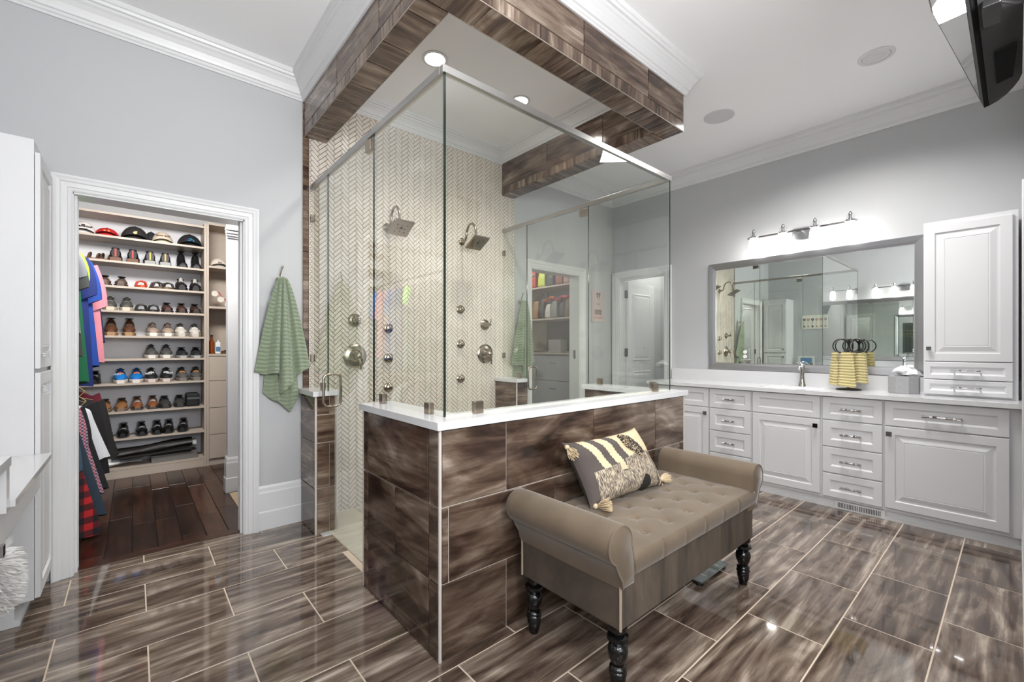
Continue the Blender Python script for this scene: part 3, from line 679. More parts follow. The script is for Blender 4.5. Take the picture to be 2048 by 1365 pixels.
# outlet set in the mirror
ou = thing('outlet', 'white double outlet with a mirrored cover plate set in the lower left of the mirror', 'outlet', (XR-.01, 1.775, 1.19))
b = MB(); boxf(b, FX['-x'](XR), 1.735, 1.815, 1.125, 1.25, .008, .012); b.build('cover_plate', M['mirror'], ou, bevel=.003)
for z in (1.162, 1.208):
    o = MB().lathe([(.0165, -.018), (.0165, -.008)], (XR, 1.775, z), 'x', 16).build('socket', cm((240, 238, 234), .4), ou)
    s_ = MB(); boxf(s_, FX['-x'](XR), 1.768, 1.770, z-.006, z+.006, .0181, .019); boxf(s_, FX['-x'](XR), 1.78, 1.782, z-.006, z+.006, .0181, .019); s_.build('slots', M['black'], o)
# vanity light
def vanity_light(lab, fc, pl, ac, z, power, half=.43):
    fn = FX[fc](pl); t = thing('vanity_light', lab, 'wall light', fn(ac, z, 0))
    b = MB(); boxf(b, fn, ac-.075, ac+.075, z-.055, z+.055, 0, .022); b.build('backplate', M['frame'], t, bevel=.006)
    b = MB(); boxf(b, fn, ac-half, ac+half, z+.010, z+.024, .10, .112)
    boxf(b, fn, ac-.02, ac+.02, z+.004, z+.02, .02, .105); b.build('bar', M['chrome'], t)
    for i, a in enumerate((-.375, -.125, .125, .375)):
        a = ac+a*half/.43; c = fn(a, z, .106)
        b = MB(); b.lathe([(.042, .012), (.045, .018), (.042, .026)], c, 'z', 20); b.lathe([(.012, .026), (.014, .04), (.011, .055), (.016, .07), (.013, .085), (.004, .1)], c, 'z', 12)
        hd = b.build('holder', M['chrome'], t, smooth=True)
        MB().lathe([(.024, .028), (.034, .066), (.036, .066), (.026, .026)], c, 'z', 18).build('glass_collar', M['cglass'], t, smooth=True)
        MB().lathe([(.030, .012), (.040, -.02), (.047, -.095), (.044, -.095), (.030, 0)], c, 'z', 22).build('frosted_shade', M['shade'], t, smooth=True)
        l = bpy.data.lights.new('vanity_lamp', 'POINT'); l.energy = power; l.shadow_soft_size = .045; l.color = (1, .97, .93)
        o = bpy.data.objects.new('vanity_lamp', l); COL.objects.link(o); o.parent = t; p = fn(a, z-.115, .115); o.location = Vector(p)-t.location
    return t
vanity_light('four lamp chrome bar light glowing above the right vanity mirror', '-x', XR, 1.285, 2.29, 2.0)
# faucet
fa = thing('faucet', 'tall flared chrome bathroom faucet with curved lever behind the sink', 'faucet', (4.53, 1.262, .905))
b = MB(); rs = []
for z, w, d in ((.0005, .030, .022), (.01, .029, .021), (.05, .020, .016), (.10, .017, .014), (.15, .021, .018), (.175, .024, .02), (.19, .02, .016)):
    rs.append([(4.53+d*sx*k, 1.262+w*sy*k2, .905+z) for sx, sy, k, k2 in ((-1, -1, 1, .6), (-1, -.0, 1.25, 1), (-1, 1, 1, .6), (-.3, 1, 1, 1), (1, 1, 1, .6), (1, 0, 1.1, 1), (1, -1, 1, .6), (-.3, -1, 1, 1))])
b.rings(rs); b.build('body', M['chrome'], fa, smooth=True)
MB().tube([(4.52, 1.262, 1.07), (4.49, 1.262, 1.082), (4.455, 1.262, 1.074), (4.445, 1.262, 1.058)], [.016, .014, .013, .012], 10).build('spout', M['chrome'], fa, smooth=True)
MB().tube([(4.53, 1.262, 1.09), (4.535, 1.272, 1.105), (4.54, 1.29, 1.118), (4.545, 1.31, 1.12)], [.011, .009, .007, .005], 8).build('lever', M['chrome'], fa, smooth=True)
# towel stand with rings
tsx, tsy = 4.43, .905
ts = thing('towel_stand', 'black metal countertop stand with hoop arms holding yellow hand towels', 'towel stand', (tsx, tsy, .905))
MB().lathe([(.085, .0005), (.085, .006), (.07, .012), (.012, .016), (.012, .02)], (tsx, tsy, .905), 'z', 28).build('base', M['black'], ts, smooth=True)
MB().tube([(tsx, tsy, .92), (tsx, tsy, 1.32)], .006, 8).build('pole', M['black'], ts)
for k, an in enumerate((.4, 1.35, 2.5, 3.6, 4.6, 5.5)):
    ux, uy = cos(an), sin(an); pts = []
    for q in range(25):
        a = 2*pi*q/24; pts.append((tsx+ux*(.058+.056*cos(a)), tsy+uy*(.058+.056*cos(a)), 1.265+.056*sin(a)))
    MB().tube(pts, .0045, 6).build('hoop', M['black'], ts, smooth=True)
def small_towel(cx, cy, an, ztop, zbot, w0, w1, lab, m='towely'):
    c, s = cos(an), sin(an); mb = MB(); R = 80; K = 30; rs = []
    for r in range(R+1):
        t = r/R; z = ztop+(zbot-ztop)*t; w = w0+(w1-w0)*(t**.7); th = .016+.020*t; ring = []
        rib = .0036*sin(z*2*pi/.0225)
        for k in range(K):
            a = 2*pi*k/K; u = cos(a); v = sin(a)
            f = 1+.10*cos(6*a+1)*(1-t*.4)
            x = (w*f+rib)*u; y = (th*f+rib)*(1 if v > 0 else -1)*abs(v)**.7
            ring.append((cx+c*x-s*y, cy+s*x+c*y, z+.01*(u*u)*t*sin(3*u)))
        rs.append(ring)
    mb.rings(rs); o = mb.build('hand_towel', M[m], smooth=True); return tag(o, lab, 'towel', 'yellow hand towels on the black stand')
small_towel(4.365, .905, pi/2+.05, 1.215, .935, .034, .060, 'yellow ribbed hand towel on the front hoop of the black stand, foremost')
small_towel(4.41, .990, pi/2-.75, 1.215, .945, .024, .048, 'yellow ribbed hand towel on the left hoop of the black stand, beside the faucet')
small_towel(4.44, .825, pi/2+.75, 1.215, .965, .024, .046, 'yellow ribbed hand towel on the right hoop of the black stand, towards the tissue box')
small_towel(4.515, .88, pi/2-.3, 1.21, .97, .03, .055, 'yellow ribbed hand towel on the rear hoop of the black stand, nearest the mirror')
# tissue box
tb = thing('tissue_box', 'octagonal grey tissue box cover with white tissue, on the worktop beside the tower', 'tissue box', (4.44, .565, .905))
b = MB(); oc = [(4.44+.095*cos(pi/8+pi/4*k), .565+.095*sin(pi/8+pi/4*k)) for k in range(8)]; b.prism(oc, XY, .9055, 1.035); b.build('box_cover', M['ribv'], tb, bevel=.003)
b = MB(); random.seed(3)
rs = []
for r, (R_, z) in enumerate(((.02, 1.036), (.05, 1.055), (.075, 1.065), (.055, 1.085), (.02, 1.10))):
    rs.append([(4.44+R_*(1+.35*random.uniform(-1, 1))*cos(2*pi*k/14), .565+R_*(1+.35*random.uniform(-1, 1))*sin(2*pi*k/14), z+random.uniform(-.012, .014)) for k in range(14)])
b.rings(rs); b.build('tissue', M['paper'], tb)
# floor vent in the toe kick
vt = thing('floor_vent', 'white slotted register vent in the toe kick under the right drawer stack', 'vent', (4.13, .77, .005))
b = MB(); boxf(b, FX['-x'](4.135), .63, .93, .004, .062, 0, .006); b.build('plate', M['trim'], vt)
for i in range(26):
    y = .655+i*.0098+(.006 if i > 12 else 0); b = MB(); boxf(b, FX['-x'](4.135), y, y+.0045, .014, .052, .006, .0066); b.build('slot', M['black'], vt)

# ================================================================ LEFT VANITY (near the camera; mostly seen in the mirrors)
LX = -.325
tc = thing('tall_cabinet', 'tall white linen cabinet in the left corner beside the shoe closet doorway', 'cabinet', (-.54, 3.15, 0))
b = MB(); b.box(XL+.0015, -.345, 2.93, 3.335, .10, 2.20); b.build('carcass', M['cab'], tc)
b = MB(); b.box(XL+.0015, -.405, 2.932, 3.335, 0, .10); b.box(-.405, -.388, 2.932, 3.335, 0, .022); b.build('toe_kick', M['cab'], tc)
for z0, z1, kz in ((1.155, 2.145, -1), (.105, 1.135, 1)):
    o = front(tc, 'door', '+x', LX, 2.937, 3.325, z0, z1, True); knob(o, '+x', LX, 2.975, (z0+.065) if kz < 0 else (z1-.065), .016)
dk = thing('makeup_desk', 'low white quartz makeup desk between the tall cabinet and the raised left vanity', 'desk', (-.52, 2.52, .72))
b = MB(); b.box(XL+.0015, -.288, 2.105, 2.928, .74, .763); b.build('slab', M['quartz'], dk, bevel=.001)
b = MB(); b.box(XL+.0015, -.325, 2.112, 2.926, .61, .74); b.build('apron', M['cab'], dk)
MB().box(XL+.0015, XL+.0215, 2.108, 2.926, .763, .86).build('backsplash', M['quartz'], dk)
lw_ = thing('worktop', 'raised white quartz worktop of the left vanity at the photo edge, with thick end panel', 'countertop', (-.52, 1.1, .875))
b = MB(); b.box(XL+.0015, -.296, -.03, 2.10, .875, .905); b.build('slab', M['quartz'], lw_, bevel=.001)
b = MB(); b.box(XL+.0015, -.30, 2.055, 2.10, .735, .875); b.build('end_panel', M['quartz'], lw_)
MB().box(XL+.0015, XL+.0215, -.03, 2.10, .905, 1.02).build('backsplash', M['quartz'], lw_)
yy = -.03
for i, (wd, its) in enumerate(((.50, 'w'), (.42, 's'), (.50, 'd'), (.38, 's'), (.28, 'd'))):
    a0, a1 = yy, yy+wd; yy = a1
    it = [('drawer', a0+.006, a1-.006, a, b_, .12) for a, b_ in zs4()] if its == 's' else [('drawer' if its == 'w' else 'false', a0+.006, a1-.006, .69, .865), ('door', a0+.006, a1-.006, .095, .682, (1, 1))]
    cabinet(['white left vanity cabinet nearest the window wall, drawer over one door', 'white four drawer stack of the left vanity, nearer the window wall', 'white left vanity sink cabinet with false front under the left faucet', 'white four drawer stack of the left vanity, nearer the makeup desk', 'white narrow left vanity cabinet directly beside the makeup desk opening'][i], '+x', LX, XL+.0015, a0, a1-.001, .07, .8745, it)
b = MB(); mirror('silver framed mirror above the left vanity, seen only as a reflection', '+x', XL, .46, 2.06, 1.028, 2.125)
vanity_light('four lamp chrome bar light above the left vanity mirror, seen only as a reflection', '+x', XL, 1.26, 2.29, 0.5)
fa2 = dup(fa, (-.66, 1.26, .905), pi, 'chrome faucet of the left vanity, seen in the mirror reflection')
pc = thing('framed_print', 'white horizontal print with small flower sketches, on the left wall above the makeup desk', 'picture', (XL, 2.50, 1.45))
MB().box(XL, XL+.018, 2.36, 2.78, 1.62, 1.88).build('canvas', cm((232, 228, 215), .8), pc)
random.seed(9)
for k in range(6):
    y = 2.39+.070*k; c_ = [(120, 140, 110), (205, 150, 140), (190, 160, 130), (90, 90, 95), (205, 150, 140), (100, 115, 100)][k]
    b = MB(); b.tube([(XL+.0195, y, 1.65), (XL+.0195, y+.008, 1.73), (XL+.0195, y-.004, 1.78)], .0025, 5)
    for q in range(5): a = 2*pi*q/5; b.lathe([(.012, 0), (.012, .002)], (XL+.0185, y+.016*cos(a), 1.80+.016*sin(a)), 'x', 8)
    b.lathe([(.02, 0), (.02, .0015)], (XL+.0185, y, 1.665), 'x', 10)
    b.build('flower_sketch', cm(c_, .8), pc)
aw = thing('small_artwork', 'small blue and orange painting in a white scalloped frame, standing on the makeup desk', 'picture', (-.62, 2.68, .763))
b = MB(); b.box(-.66, -.64, 2.55, 2.81, .7635, 1.09); b.build('frame', M['trim'], aw, bevel=.004)
for k in range(10):
    for yy_ in (2.55, 2.81): MB().lathe([(.014, 0), (.014, .018)], (-.659, yy_, .785+.032*k), 'x', 10).build('scallop', M['trim'], aw)
MB().box(-.64, -.637, 2.585, 2.775, .93, 1.055).build('blue_paint', cm((40, 110, 160), .6), aw); MB().box(-.64, -.637, 2.585, 2.775, .80, .90).build('orange_paint', cm((200, 110, 70), .6), aw)
# fur stool under the desk
stl = thing('fur_stool', 'round stool with a fluffy white fur seat tucked under the makeup desk', 'stool', (-.50, 2.48, 0))
FC = (-.50, 2.34)
MB().lathe([(.13, .34), (.15, .37), (.155, .49), (.13, .525), (.02, .53)], (FC[0], FC[1], 0), 'z', 30).build('seat', M['fur'], stl, smooth=True)
b = MB(); random.seed(5)
for i in range(15000):
    a = random.uniform(0, 2*pi); q = random.random()
    if q < .6: z = random.uniform(.36, .51); r = .15; nrm = Vector((cos(a), sin(a), random.uniform(-.2, .3)))
    else: r = .14*sqrt(random.random()); z = .52; nrm = Vector((cos(a)*r*3, sin(a)*r*3, 1))
    nrm.normalize(); p = Vector((FC[0]+r*cos(a), FC[1]+r*sin(a), z)); L_ = random.uniform(.03, .06)
    d = (nrm+Vector((random.uniform(-.5, .5), random.uniform(-.5, .5), -.55))).normalized(); sd = d.cross(Vector((0, 0, 1))).normalized()*.0007
    b.add([tuple(p-sd), tuple(p+sd), tuple(p+nrm*L_*.5+sd*.7), tuple(p+nrm*L_*.55+d*L_*.6)], [(0, 1, 2), (0, 2, 3)])
tag(b.build('fur', M['fur'], stl, recalc=False), kind='stuff')
for k in range(4):
    a = pi/4+pi/2*k; MB().tube([(FC[0]+.10*cos(a), FC[1]+.10*sin(a), .35), (FC[0]+.14*cos(a), FC[1]+.14*sin(a), 0)], [.014, .009], 10).build('leg', cm((190, 160, 120), .4), stl, smooth=True)

# ================================================================ TV
tvx0, tvx1 = 0.95, 2.2
tv = thing('television', 'black wall television tilted down, seen from below in the top right corner', 'television', (1.6, .04, 2.07))
yb, zb, yt, zt = .074, 2.07, .205, 2.475
ty, tz = (yt-yb), (zt-zb); tl = sqrt(ty*ty+tz*tz); ty /= tl; tz /= tl; ny, nz = tz, -ty    # outward normal of the screen
def tvp(u, v, n): return (u, yb+ty*v+ny*n, zb+tz*v+nz*n)
b = MB(); b.rings([[tvp(tvx0, 0, 0), tvp(tvx1, 0, 0), tvp(tvx1, tl, 0), tvp(tvx0, tl, 0)], [tvp(tvx0, 0, -.016), tvp(tvx1, 0, -.016), tvp(tvx1, tl, -.016), tvp(tvx0, tl, -.016)]]); b.build('bezel', M['blackp'], tv, bevel=.002)
b = MB(); b.rings([[tvp(tvx0+.02, .030, .0006), tvp(tvx1-.030, .030, .0006), tvp(tvx1-.030, tl-.030, .0006), tvp(tvx0+.02, tl-.030, .0006)], [tvp(tvx0+.02, .030, -.004), tvp(tvx1-.030, .030, -.004), tvp(tvx1-.030, tl-.030, -.004), tvp(tvx0+.02, tl-.030, -.004)]])
b.build('screen', mat('glossy screen', (150, 152, 154), .02, .85), tv)
b = MB(); dep = lambda x: .070*min(1, max(.05, (tvx1-x)/.16))**.5
xs_ = [tvx0+.01+(tvx1-.02-tvx0)*i/30 for i in range(31)]
rs = []
for x in xs_: rs.append([(x, yb-.012, zb+.0), (x, yb-.014-dep(x), zb+.008), (x, yb-.014-dep(x)+.06*ty, zb+.30), (x, yb+ty*.4-.012, zb+tz*.4)])
b.rings(rs); b.build('back_shell', M['tvshell'], tv)
for x0, x1 in ((1.80, 2.02), (1.12, 1.40)):
    b = MB(); b.prism([(x0, yb-.032), (x1, yb-.032), (x1-.02, yb-.066), (x0, yb-.074)], XY, zb-.003, zb+.012); b.build('speaker_grille', M['blackp'], tv)
b = MB(); b.box(1.52, 1.62, yb-.05, yb-.018, zb-.016, zb+.004); b.build('port_plug', M['black'], tv, bevel=.003)
MB().tube([(1.53, yb-.045, zb-.008), (1.56, yb-.07, zb-.012), (1.60, yb-.095, zb-.0)], .003, 6).build('cable', M['black'], tv, smooth=True)
b = MB(); b.box(1.45, 1.75, -.034, -.022, 2.15, 2.4); b.box(1.58, 1.62, -.034, .03, 2.25, 2.33); b.build('wall_mount', M['black'], tv)
# white casing strip where the front wall ends the vanity run
b = MB(); b.box(3.98, 4.06, -.034, -.018, 0, 2.25); struct(b.build('trim_3', M['trim'], bevel=.003))

# ================================================================ BENCH
bn = thing('storage_bench', 'tufted taupe velvet bench with rolled arms and turned black legs, against the tiled half wall', 'bench', (1.87, 1.16, 0))
BXa, BXb, BYa, BYb = 1.295, 2.475, .915, 1.425
def rbox(mb, x0, x1, y0, y1, z0, z1): return mb.box(x0, x1, y0, y1, z0, z1)
MB().box(BXa, BXb, BYa, BYb, .245, .428).build('body', M['velvetb'], bn, bevel=.008, seg=3)
for s, xb_ in ((-1, BXa), (1, BXb)):
    pf = []
    cx, cz, R = xb_-s*(-.018)*1.0, .565, .070
    cx = xb_+s*.020
    # outline of the arm section: flares out from the body and rolls over
    o_ = [(xb_+s*.004, .40), (xb_+s*.010, .43), (xb_+s*.032, .465)]
    for k in range(19):
        a = -pi*.36+k*(pi*1.42)/18
        o_.append((cx+s*R*cos(a), cz+R*sin(a)))
    o_ += [(xb_-s*.062, .50), (xb_-s*.068, .43), (xb_-s*.068, .40)]
    cs = [sum(p[0] for p in o_)/len(o_), sum(p[1] for p in o_)/len(o_)]
    mb = MB(); rs = []
    y0, y1 = BYa-.018, BYb+.015
    for y, k in ((y0, .90), (y0+.004, .96), (y0+.012, .99), (y0+.03, 1.0), ((y0+y1)/2, 1.01), (y1-.03, 1.0), (y1-.008, .985), (y1, .93)):
        rs.append([(cs[0]+(p[0]-cs[0])*k, y, cs[1]+(p[1]-cs[1])*k) for p in o_])
    mb.rings(rs); arm = mb.build('rolled_arm', M['velvet'], bn, smooth=True, ang=50)
    p2 = [(cs[0]+(p[0]-cs[0])*.955, y0+.002, cs[1]+(p[1]-cs[1])*.955) for p in o_[:-1]]
    MB().tube(p2, .004, 6).build('piping', M['velvet'], arm, smooth=True)
MB().tube([(BXa-.001, BYa-.002, .25), (BXa-.001, BYa-.002, .43)], .005, 6).build('piping', cm((150, 135, 118), .7), bn, smooth=True)
MB().tube([(BXa-.001, BYb+.002, .25), (BXa-.001, BYb+.002, .43)], .005, 6).build('piping', cm((150, 135, 118), .7), bn, smooth=True)
btn = []
sx0, sx1, sy0, sy1, szb, szt = 1.368, 2.44, .905, 1.425, .432, .508
for r, y in enumerate((.985, 1.085, 1.185, 1.285, 1.37)):
    n_ = 5 if r % 2 == 0 else 6
    for k in range(n_):
        btn.append((sx0+.10+(sx1-sx0-.20)*((k+.5)/5 if r % 2 == 0 else k/5), y))
def seat_h(x, y):
    ex = min(x-sx0, sx1-x); ey = min(y-sy0, sy1-y); e = min(ex, ey)
    z = szt+.012*min(1, max(e, 0)/.12)
    for bx, by in btn:
        d2 = (x-bx)**2+(y-by)**2
        if d2 < .02: z -= .017*exp(-d2/.0003)+.006*exp(-d2/.0035)
    # fold lines on the diamond lattice
    for bx, by in btn:
        for sx_, sy_ in ((1, 1), (-1, 1)):
            dx, dy = (sx1-sx0-.2)/10*sx_, .10*sy_
            t = ((x-bx)*dx+(y-by)*dy)/(dx*dx+dy*dy)
            if 0 < t < 1:
                d = abs((x-bx)*dy-(y-by)*dx)/sqrt(dx*dx+dy*dy)
                if d < .03: z -= .0022*exp(-(d/.005)**2)
    return z
mb = MB(); nu, nv = 108, 56
def seatp(u, v):
    x = sx0+(sx1-sx0)*u; y = sy0+(sy1-sy0)*v
    return (x, y, seat_h(x, y))
mb.grid(seatp, nu, nv)
k0 = len(mb.v)
def rim(t):   # side wall rounding
    return t
border = [(i/nu, 0) for i in range(nu+1)]+[(1, j/nv) for j in range(1, nv+1)]+[(i/nu, 1) for i in range(nu-1, -1, -1)]+[(0, j/nv) for j in range(nv-1, 0, -1)]
rs = []
cxm, cym = (sx0+sx1)/2, (sy0+sy1)/2
for off, dz in ((0, 0), (.009, -.008), (.013, -.025), (.013, -.050), (.008, -.072), (0, -.080), (-.03, -.080)):
    ring = []
    for (u, v) in border:
        p = seatp(u, v); nx = (-1 if u == 0 else 1 if u == 1 else 0); nyy = (-1 if v == 0 else 1 if v == 1 else 0)
        pl_ = 0
        if v == 0 and off > 0:
            for bx, by in btn[:5]: pl_ = max(pl_, exp(-((p[0]-bx)/.006)**2))
        ring.append((p[0]+nx*off, p[1]+nyy*(off-.006*pl_), p[2]+dz))
    rs.append(ring)
mb.rings(rs, False, True)
mb.build('seat_cushion', M['velvet'], bn, smooth=True, ang=75)
seat = bn.children[-1]
for bx, by in btn:
    if by > 1.33: continue
    z = seat_h(bx, by)
    MB().lathe([(.013, 0), (.014, .004), (.010, .009), (.001, .011)], (bx, by, z), 'z', 14).build('button', M['velvet'], seat, smooth=True)
LP_ = [(.031, .245), (.031, .228), (.020, .222), (.020, .216), (.034, .208), (.036, .196), (.027, .186), (.021, .178), (.030, .170), (.033, .150), (.030, .128), (.022, .108), (.019, .100), (.027, .094), (.028, .086), (.024, .082), (.029, .076), (.029, .068), (.023, .064), (.026, .056), (.026, .040), (.020, .015), (.017, 0)]
for x in (BXa+.035, BXb-.035):
    for y in (BYa+.035, BYb-.035): MB().lathe([(r*1.12, h) for r, h in LP_], (x, y, 0), 'z', 22).build('leg', M['blackl'], bn, smooth=True, ang=50)
# pillow
pi_ = thing('throw_pillow', 'cream and charcoal woven lumbar pillow with tassels, lying on the velvet bench', 'pillow', (1.845, 1.335, .655))
pi_.rotation_euler = (math.radians(-33), math.radians(-1), math.radians(-3))
PW, PH, PT = .275, .158, .074
def pil(u, v, side):
    a, b_ = 2*u-1, 2*v-1
    k = (max(0, 1-a**4)*max(0, 1-b_**4))**.5
    sq = 1-.05*(1-b_*b_)*0; x = PW*a*(1-.045*(1-b_*b_)); z = PH*b_*(1-.07*(1-a*a))
    # ears
    e = (abs(a)**8)*(abs(b_)**8); x *= 1+.03*e; z *= 1+.06*e
    th = PT*k*(1+.05*sin(7*a+2*b_)+.04*cos(9*b_-3*a))
    return (x, -th if side < 0 else th, z)
def pat(u, v):
    x, z = (2*u-1)*PW, (2*v-1)*PH        # metres on the face
    bulge = .02*(1-((z-.03)/.15)**2)
    if z > .002+.02*sin(x*9) or (.0 > x > -.045 and z > -.045):
        xs2 = x-.06*(max(0, .155-z)/.155)**.8
        if xs2 < -.230: return 1
        if xs2 < -.178: return 0
        if xs2 < -.125: return 1
        if xs2 < -.072: return 0
        if xs2 < -.022: return 1
        return 0
    if x < -.232: return 1
    if x > .225: return [1, 0, 2, 0][int((x-.225)/.013) % 4]
    if (x-.11)**2/.0016+(z+.155)**2/.0030 < 1: return 2
    if x > -.04 and x < .00 and z > -.05: return 1
    return 3
n3 = streak('black and cream slub weave', [(.3, (44, 38, 35)), (.44, (92, 82, 75)), (.56, (150, 137, 120)), (.7, (204, 190, 164))], .9, 380, 45, 2.0, .0, .3, tonevar=0)
mb = MB(); mb.grid(lambda u, v: pil(u, v, -1), 96, 54, pat)
f0 = mb.build('front_cover', [M['cream'], M['char'], M['blackw'], n3], pi_, smooth=True, recalc=False, origin=(0, 0, 0))
for p_ in f0.data.polygons: pass
mb = MB(); mb.grid(lambda u, v: pil(1-u, v, 1), 40, 24); mb.build('back_cover', M['char'], pi_, smooth=True, recalc=False, origin=(0, 0, 0))
for sd_, tone in (('black_tuft', 0), ):
    for nm_, mt_, sel in (('dark_tufting', M['blackw'], 0), ('cream_tufting', M['cream'], 1), ('charcoal_tufting', M['char'], 2)):
        b = MB(); random.seed(11)
        for i in range(2400):
            rx, rz = random.uniform(-1, 1), random.uniform(-1, 1)
            if rx*rx+rz*rz > 1: continue
            # tilted half-ellipse
            ex, ez = rx*.052, rz*.092; an = .62
            x = .105+ex*cos(an)+ez*sin(an)*1.0; z = .055-ex*sin(an)*-1*0.4+ez*cos(an)*-.85
            x = .105+ex*1.05-ez*.38; z = .070+ez*.74-ex*.12
            if z > .145: continue
            s_ = 2 if (ex > .018+.012*random.random()) else random.choice((0, 0, 1))
            if s_ != sel: continue
            u, v = (x/PW+1)/2, (z/PH+1)/2; p = pil(u, v, -1); r = random.uniform(.0018, .0030); hh = random.uniform(.005, .010)
            dx, dz = random.uniform(-.004, .004), random.uniform(-.004, .004)
            b.rings([[(p[0]+r*cos(q*2*pi/5), p[1]+.002, p[2]+r*sin(q*2*pi/5)) for q in range(5)], [(p[0]+dx+r*.7*cos(q*2*pi/5), p[1]-hh, p[2]+dz+r*.7*sin(q*2*pi/5)) for q in range(5)]], cap0=False)
        tag(b.build(nm_, mt_, pi_, origin=(0, 0, 0)), kind='stuff')
def tassel(cx, cz, dirx, dirz, diry, nm='tassel'):
    d = Vector((dirx, diry, dirz)).normalized(); p0 = Vector((cx, 0, cz)); b = MB(); random.seed(int(cx*1000)+3)
    b.tube([tuple(p0), tuple(p0+d*.016), tuple(p0+d*.022), tuple(p0+d*.03)], [.006, .013, .012, .007], 10)
    s1 = d.cross(Vector((0, 1, .01))).normalized(); s2 = d.cross(s1)
    for i in range(90):
        a = random.uniform(0, 2*pi); q = sqrt(random.random())*.030
        e = p0+d*(.088+random.uniform(-.008, .006))+s1*q*cos(a)+s2*q*sin(a)+Vector((0, 0, 0))
        m_ = p0+d*.058+s1*q*.75*cos(a)+s2*q*.75*sin(a)
        b.tube([tuple(p0+d*.026+s1*.004*cos(a)+s2*.004*sin(a)), tuple(m_), tuple(e)], [.0016, .0019, .0015], 5)
    return b.build(nm, M['cream'], pi_, smooth=True, origin=(0, 0, 0))
tassel(-.268, .150, -.35, -1, -.75); tassel(.268, -.135, 1, -.05, .1); tassel(-.262, -.150, .25, -.25, -1.0)
# scale under the bench
sc = thing('bathroom_scale', 'flat glass bathroom scale on black feet under the bench', 'scale', (2.39, 1.26, 0))
MB().box(2.23, 2.55, 1.07, 1.39, .022, .029).build('glass_platform', mat('dark scale glass', (70, 82, 80), .04, 0, coat=1), sc, bevel=.002)
for x in (2.26, 2.52):
    for y in (1.10, 1.36): MB().lathe([(.022, 0), (.024, .012), (.018, .022)], (x, y, 0), 'z', 14).build('foot', M['black'], sc, smooth=True)
for x in (2.30, 2.46): MB().box(x, x+.02, 1.09, 1.37, .029, .0298).build('metal_pad', M['steel'], sc)
MB().box(2.34, 2.42, 1.30, 1.35, .0289, .0297).build('display', cm((180, 184, 182), .3), sc)

# ================================================================ ROBE HOOKS AND BATH TOWELS
def hook(x, z, lab):
    t = thing('robe_hook', lab, 'hook', (x, YA, z)); y = YA
    MB().lathe([(.018, -.006), (.018, 0)], (x, y, z-.03), 'y', 16).build('plate', M['nickel'], t)
    MB().tube([(x, y-.004, z-.03), (x-.004, y-.03, z-.035), (x-.006, y-.045, z-.01), (x+.004, y-.05, z+.03), (x+.008, y-.055, z+.045)], .0045, 8).build('upper_prong', M['nickel'], t, smooth=True)
    MB().lathe([(.001, .0), (.008, .006), (.008, .012), (.001, .018)], (x+.008, y-.055, z+.04), 'z', 12).build('ball_tip', M['nickel'], t, smooth=True)
    MB().tube([(x, y-.004, z-.035), (x-.004, y-.03, z-.065), (x-.004, y-.05, z-.06)], .004, 8).build('lower_prong', M['nickel'], t, smooth=True)
hook(.772, 1.765, 'bent nickel robe hook on the grey wall, holding the green towel beside the left closet')
hook(3.03, 1.765, 'bent nickel robe hook behind the glass, holding the green towel beside the handbag closet')
def bath_towel(xc, ztop, lab, hemL, hemC, hemR, wl, wr, seed):
    """towel hung by its middle: folds fan out downwards, three pointed hems"""
    t = thing('bath_towel', lab, 'towel', (xc, YA-.05, ztop)); random.seed(seed)
    def layer(nm, pts, y0, amp, ph, nf, zs):
        """pts: (x at hem, z at hem) from left to right"""
        n = 84; R = 110
        def hem(u):
            q = u*(len(pts)-1); i = min(int(q), len(pts)-2); f = q-i; f = f*f*(3-2*f)*.5+f*.5
            return (pts[i][0]+(pts[i+1][0]-pts[i][0])*f, pts[i][1]+(pts[i+1][1]-pts[i][1])*f)
        def fn(u, v):
            hx, hz = hem(u); z = zs+(hz-zs)*v; e = v**.72
            x = xc+(u-.5)*.05+(hx-xc-(u-.5)*.05)*e
            fold = amp*(.25+.75*v)*cos(u*nf*2*pi+ph)+amp*.35*(.2+v)*cos(u*nf*4.3*pi+1.7*ph)
            rib = .0042*sin(v*(zs-hz)*2*pi/.027)
            edge = .012*(abs(2*u-1)**3)
            fold *= 1-.55*abs(2*u-1)**2
            y = y0-.03*(1-v)-fold-rib+edge*v*1.2-.012*cos((u-.5)*pi)
            return (x, min(y, YA-.006), z+.004*cos(u*nf*2*pi+ph))
        mb = MB(); mb.grid(fn, n, R); return mb.build(nm, M['towel'], t, smooth=True, solid=.007, recalc=False, ang=180)
    layer('rear_layer', [(xc-wl*.65, hemC+.14), (xc-wl*.3, hemC+.09), (xc+.0, hemC+.06), (xc+.06, hemC), (xc+wr*.62, hemC+.10), (xc+wr*.6, hemC+.22)], YA-.024, .008, .6, 2.6, ztop-.05)
    layer('front_layer', [(xc-wl, hemL), (xc-wl*.55, hemL-.015), (xc-wl*.12, hemL-.01), (xc-.01, hemC+.13), (xc+wr*.3, hemC+.19), (xc+wr*.62, hemR-.03), (xc+wr, hemR+.01)], YA-.062, .026, .4, 3.3, ztop)
    mb = MB(); mb.tube([(xc-.02, YA-.03, ztop-.02), (xc-.02, YA-.05, ztop+.004), (xc+.012, YA-.052, ztop+.008), (xc+.03, YA-.04, ztop-.02)], [.012, .014, .014, .012], 8); mb.build('gathered_top', M['towel'], t, smooth=True)
    return t
bath_towel(.772, 1.725, 'ribbed sage green bath towel on a hook between the shoe closet and the shower', 1.085, .80, 1.10, .165, .19, 1)
bath_towel(3.03, 1.725, 'ribbed sage green bath towel seen through the shower glass, beside the handbag closet', 1.085, .80, 1.10, .165, .17, 2)
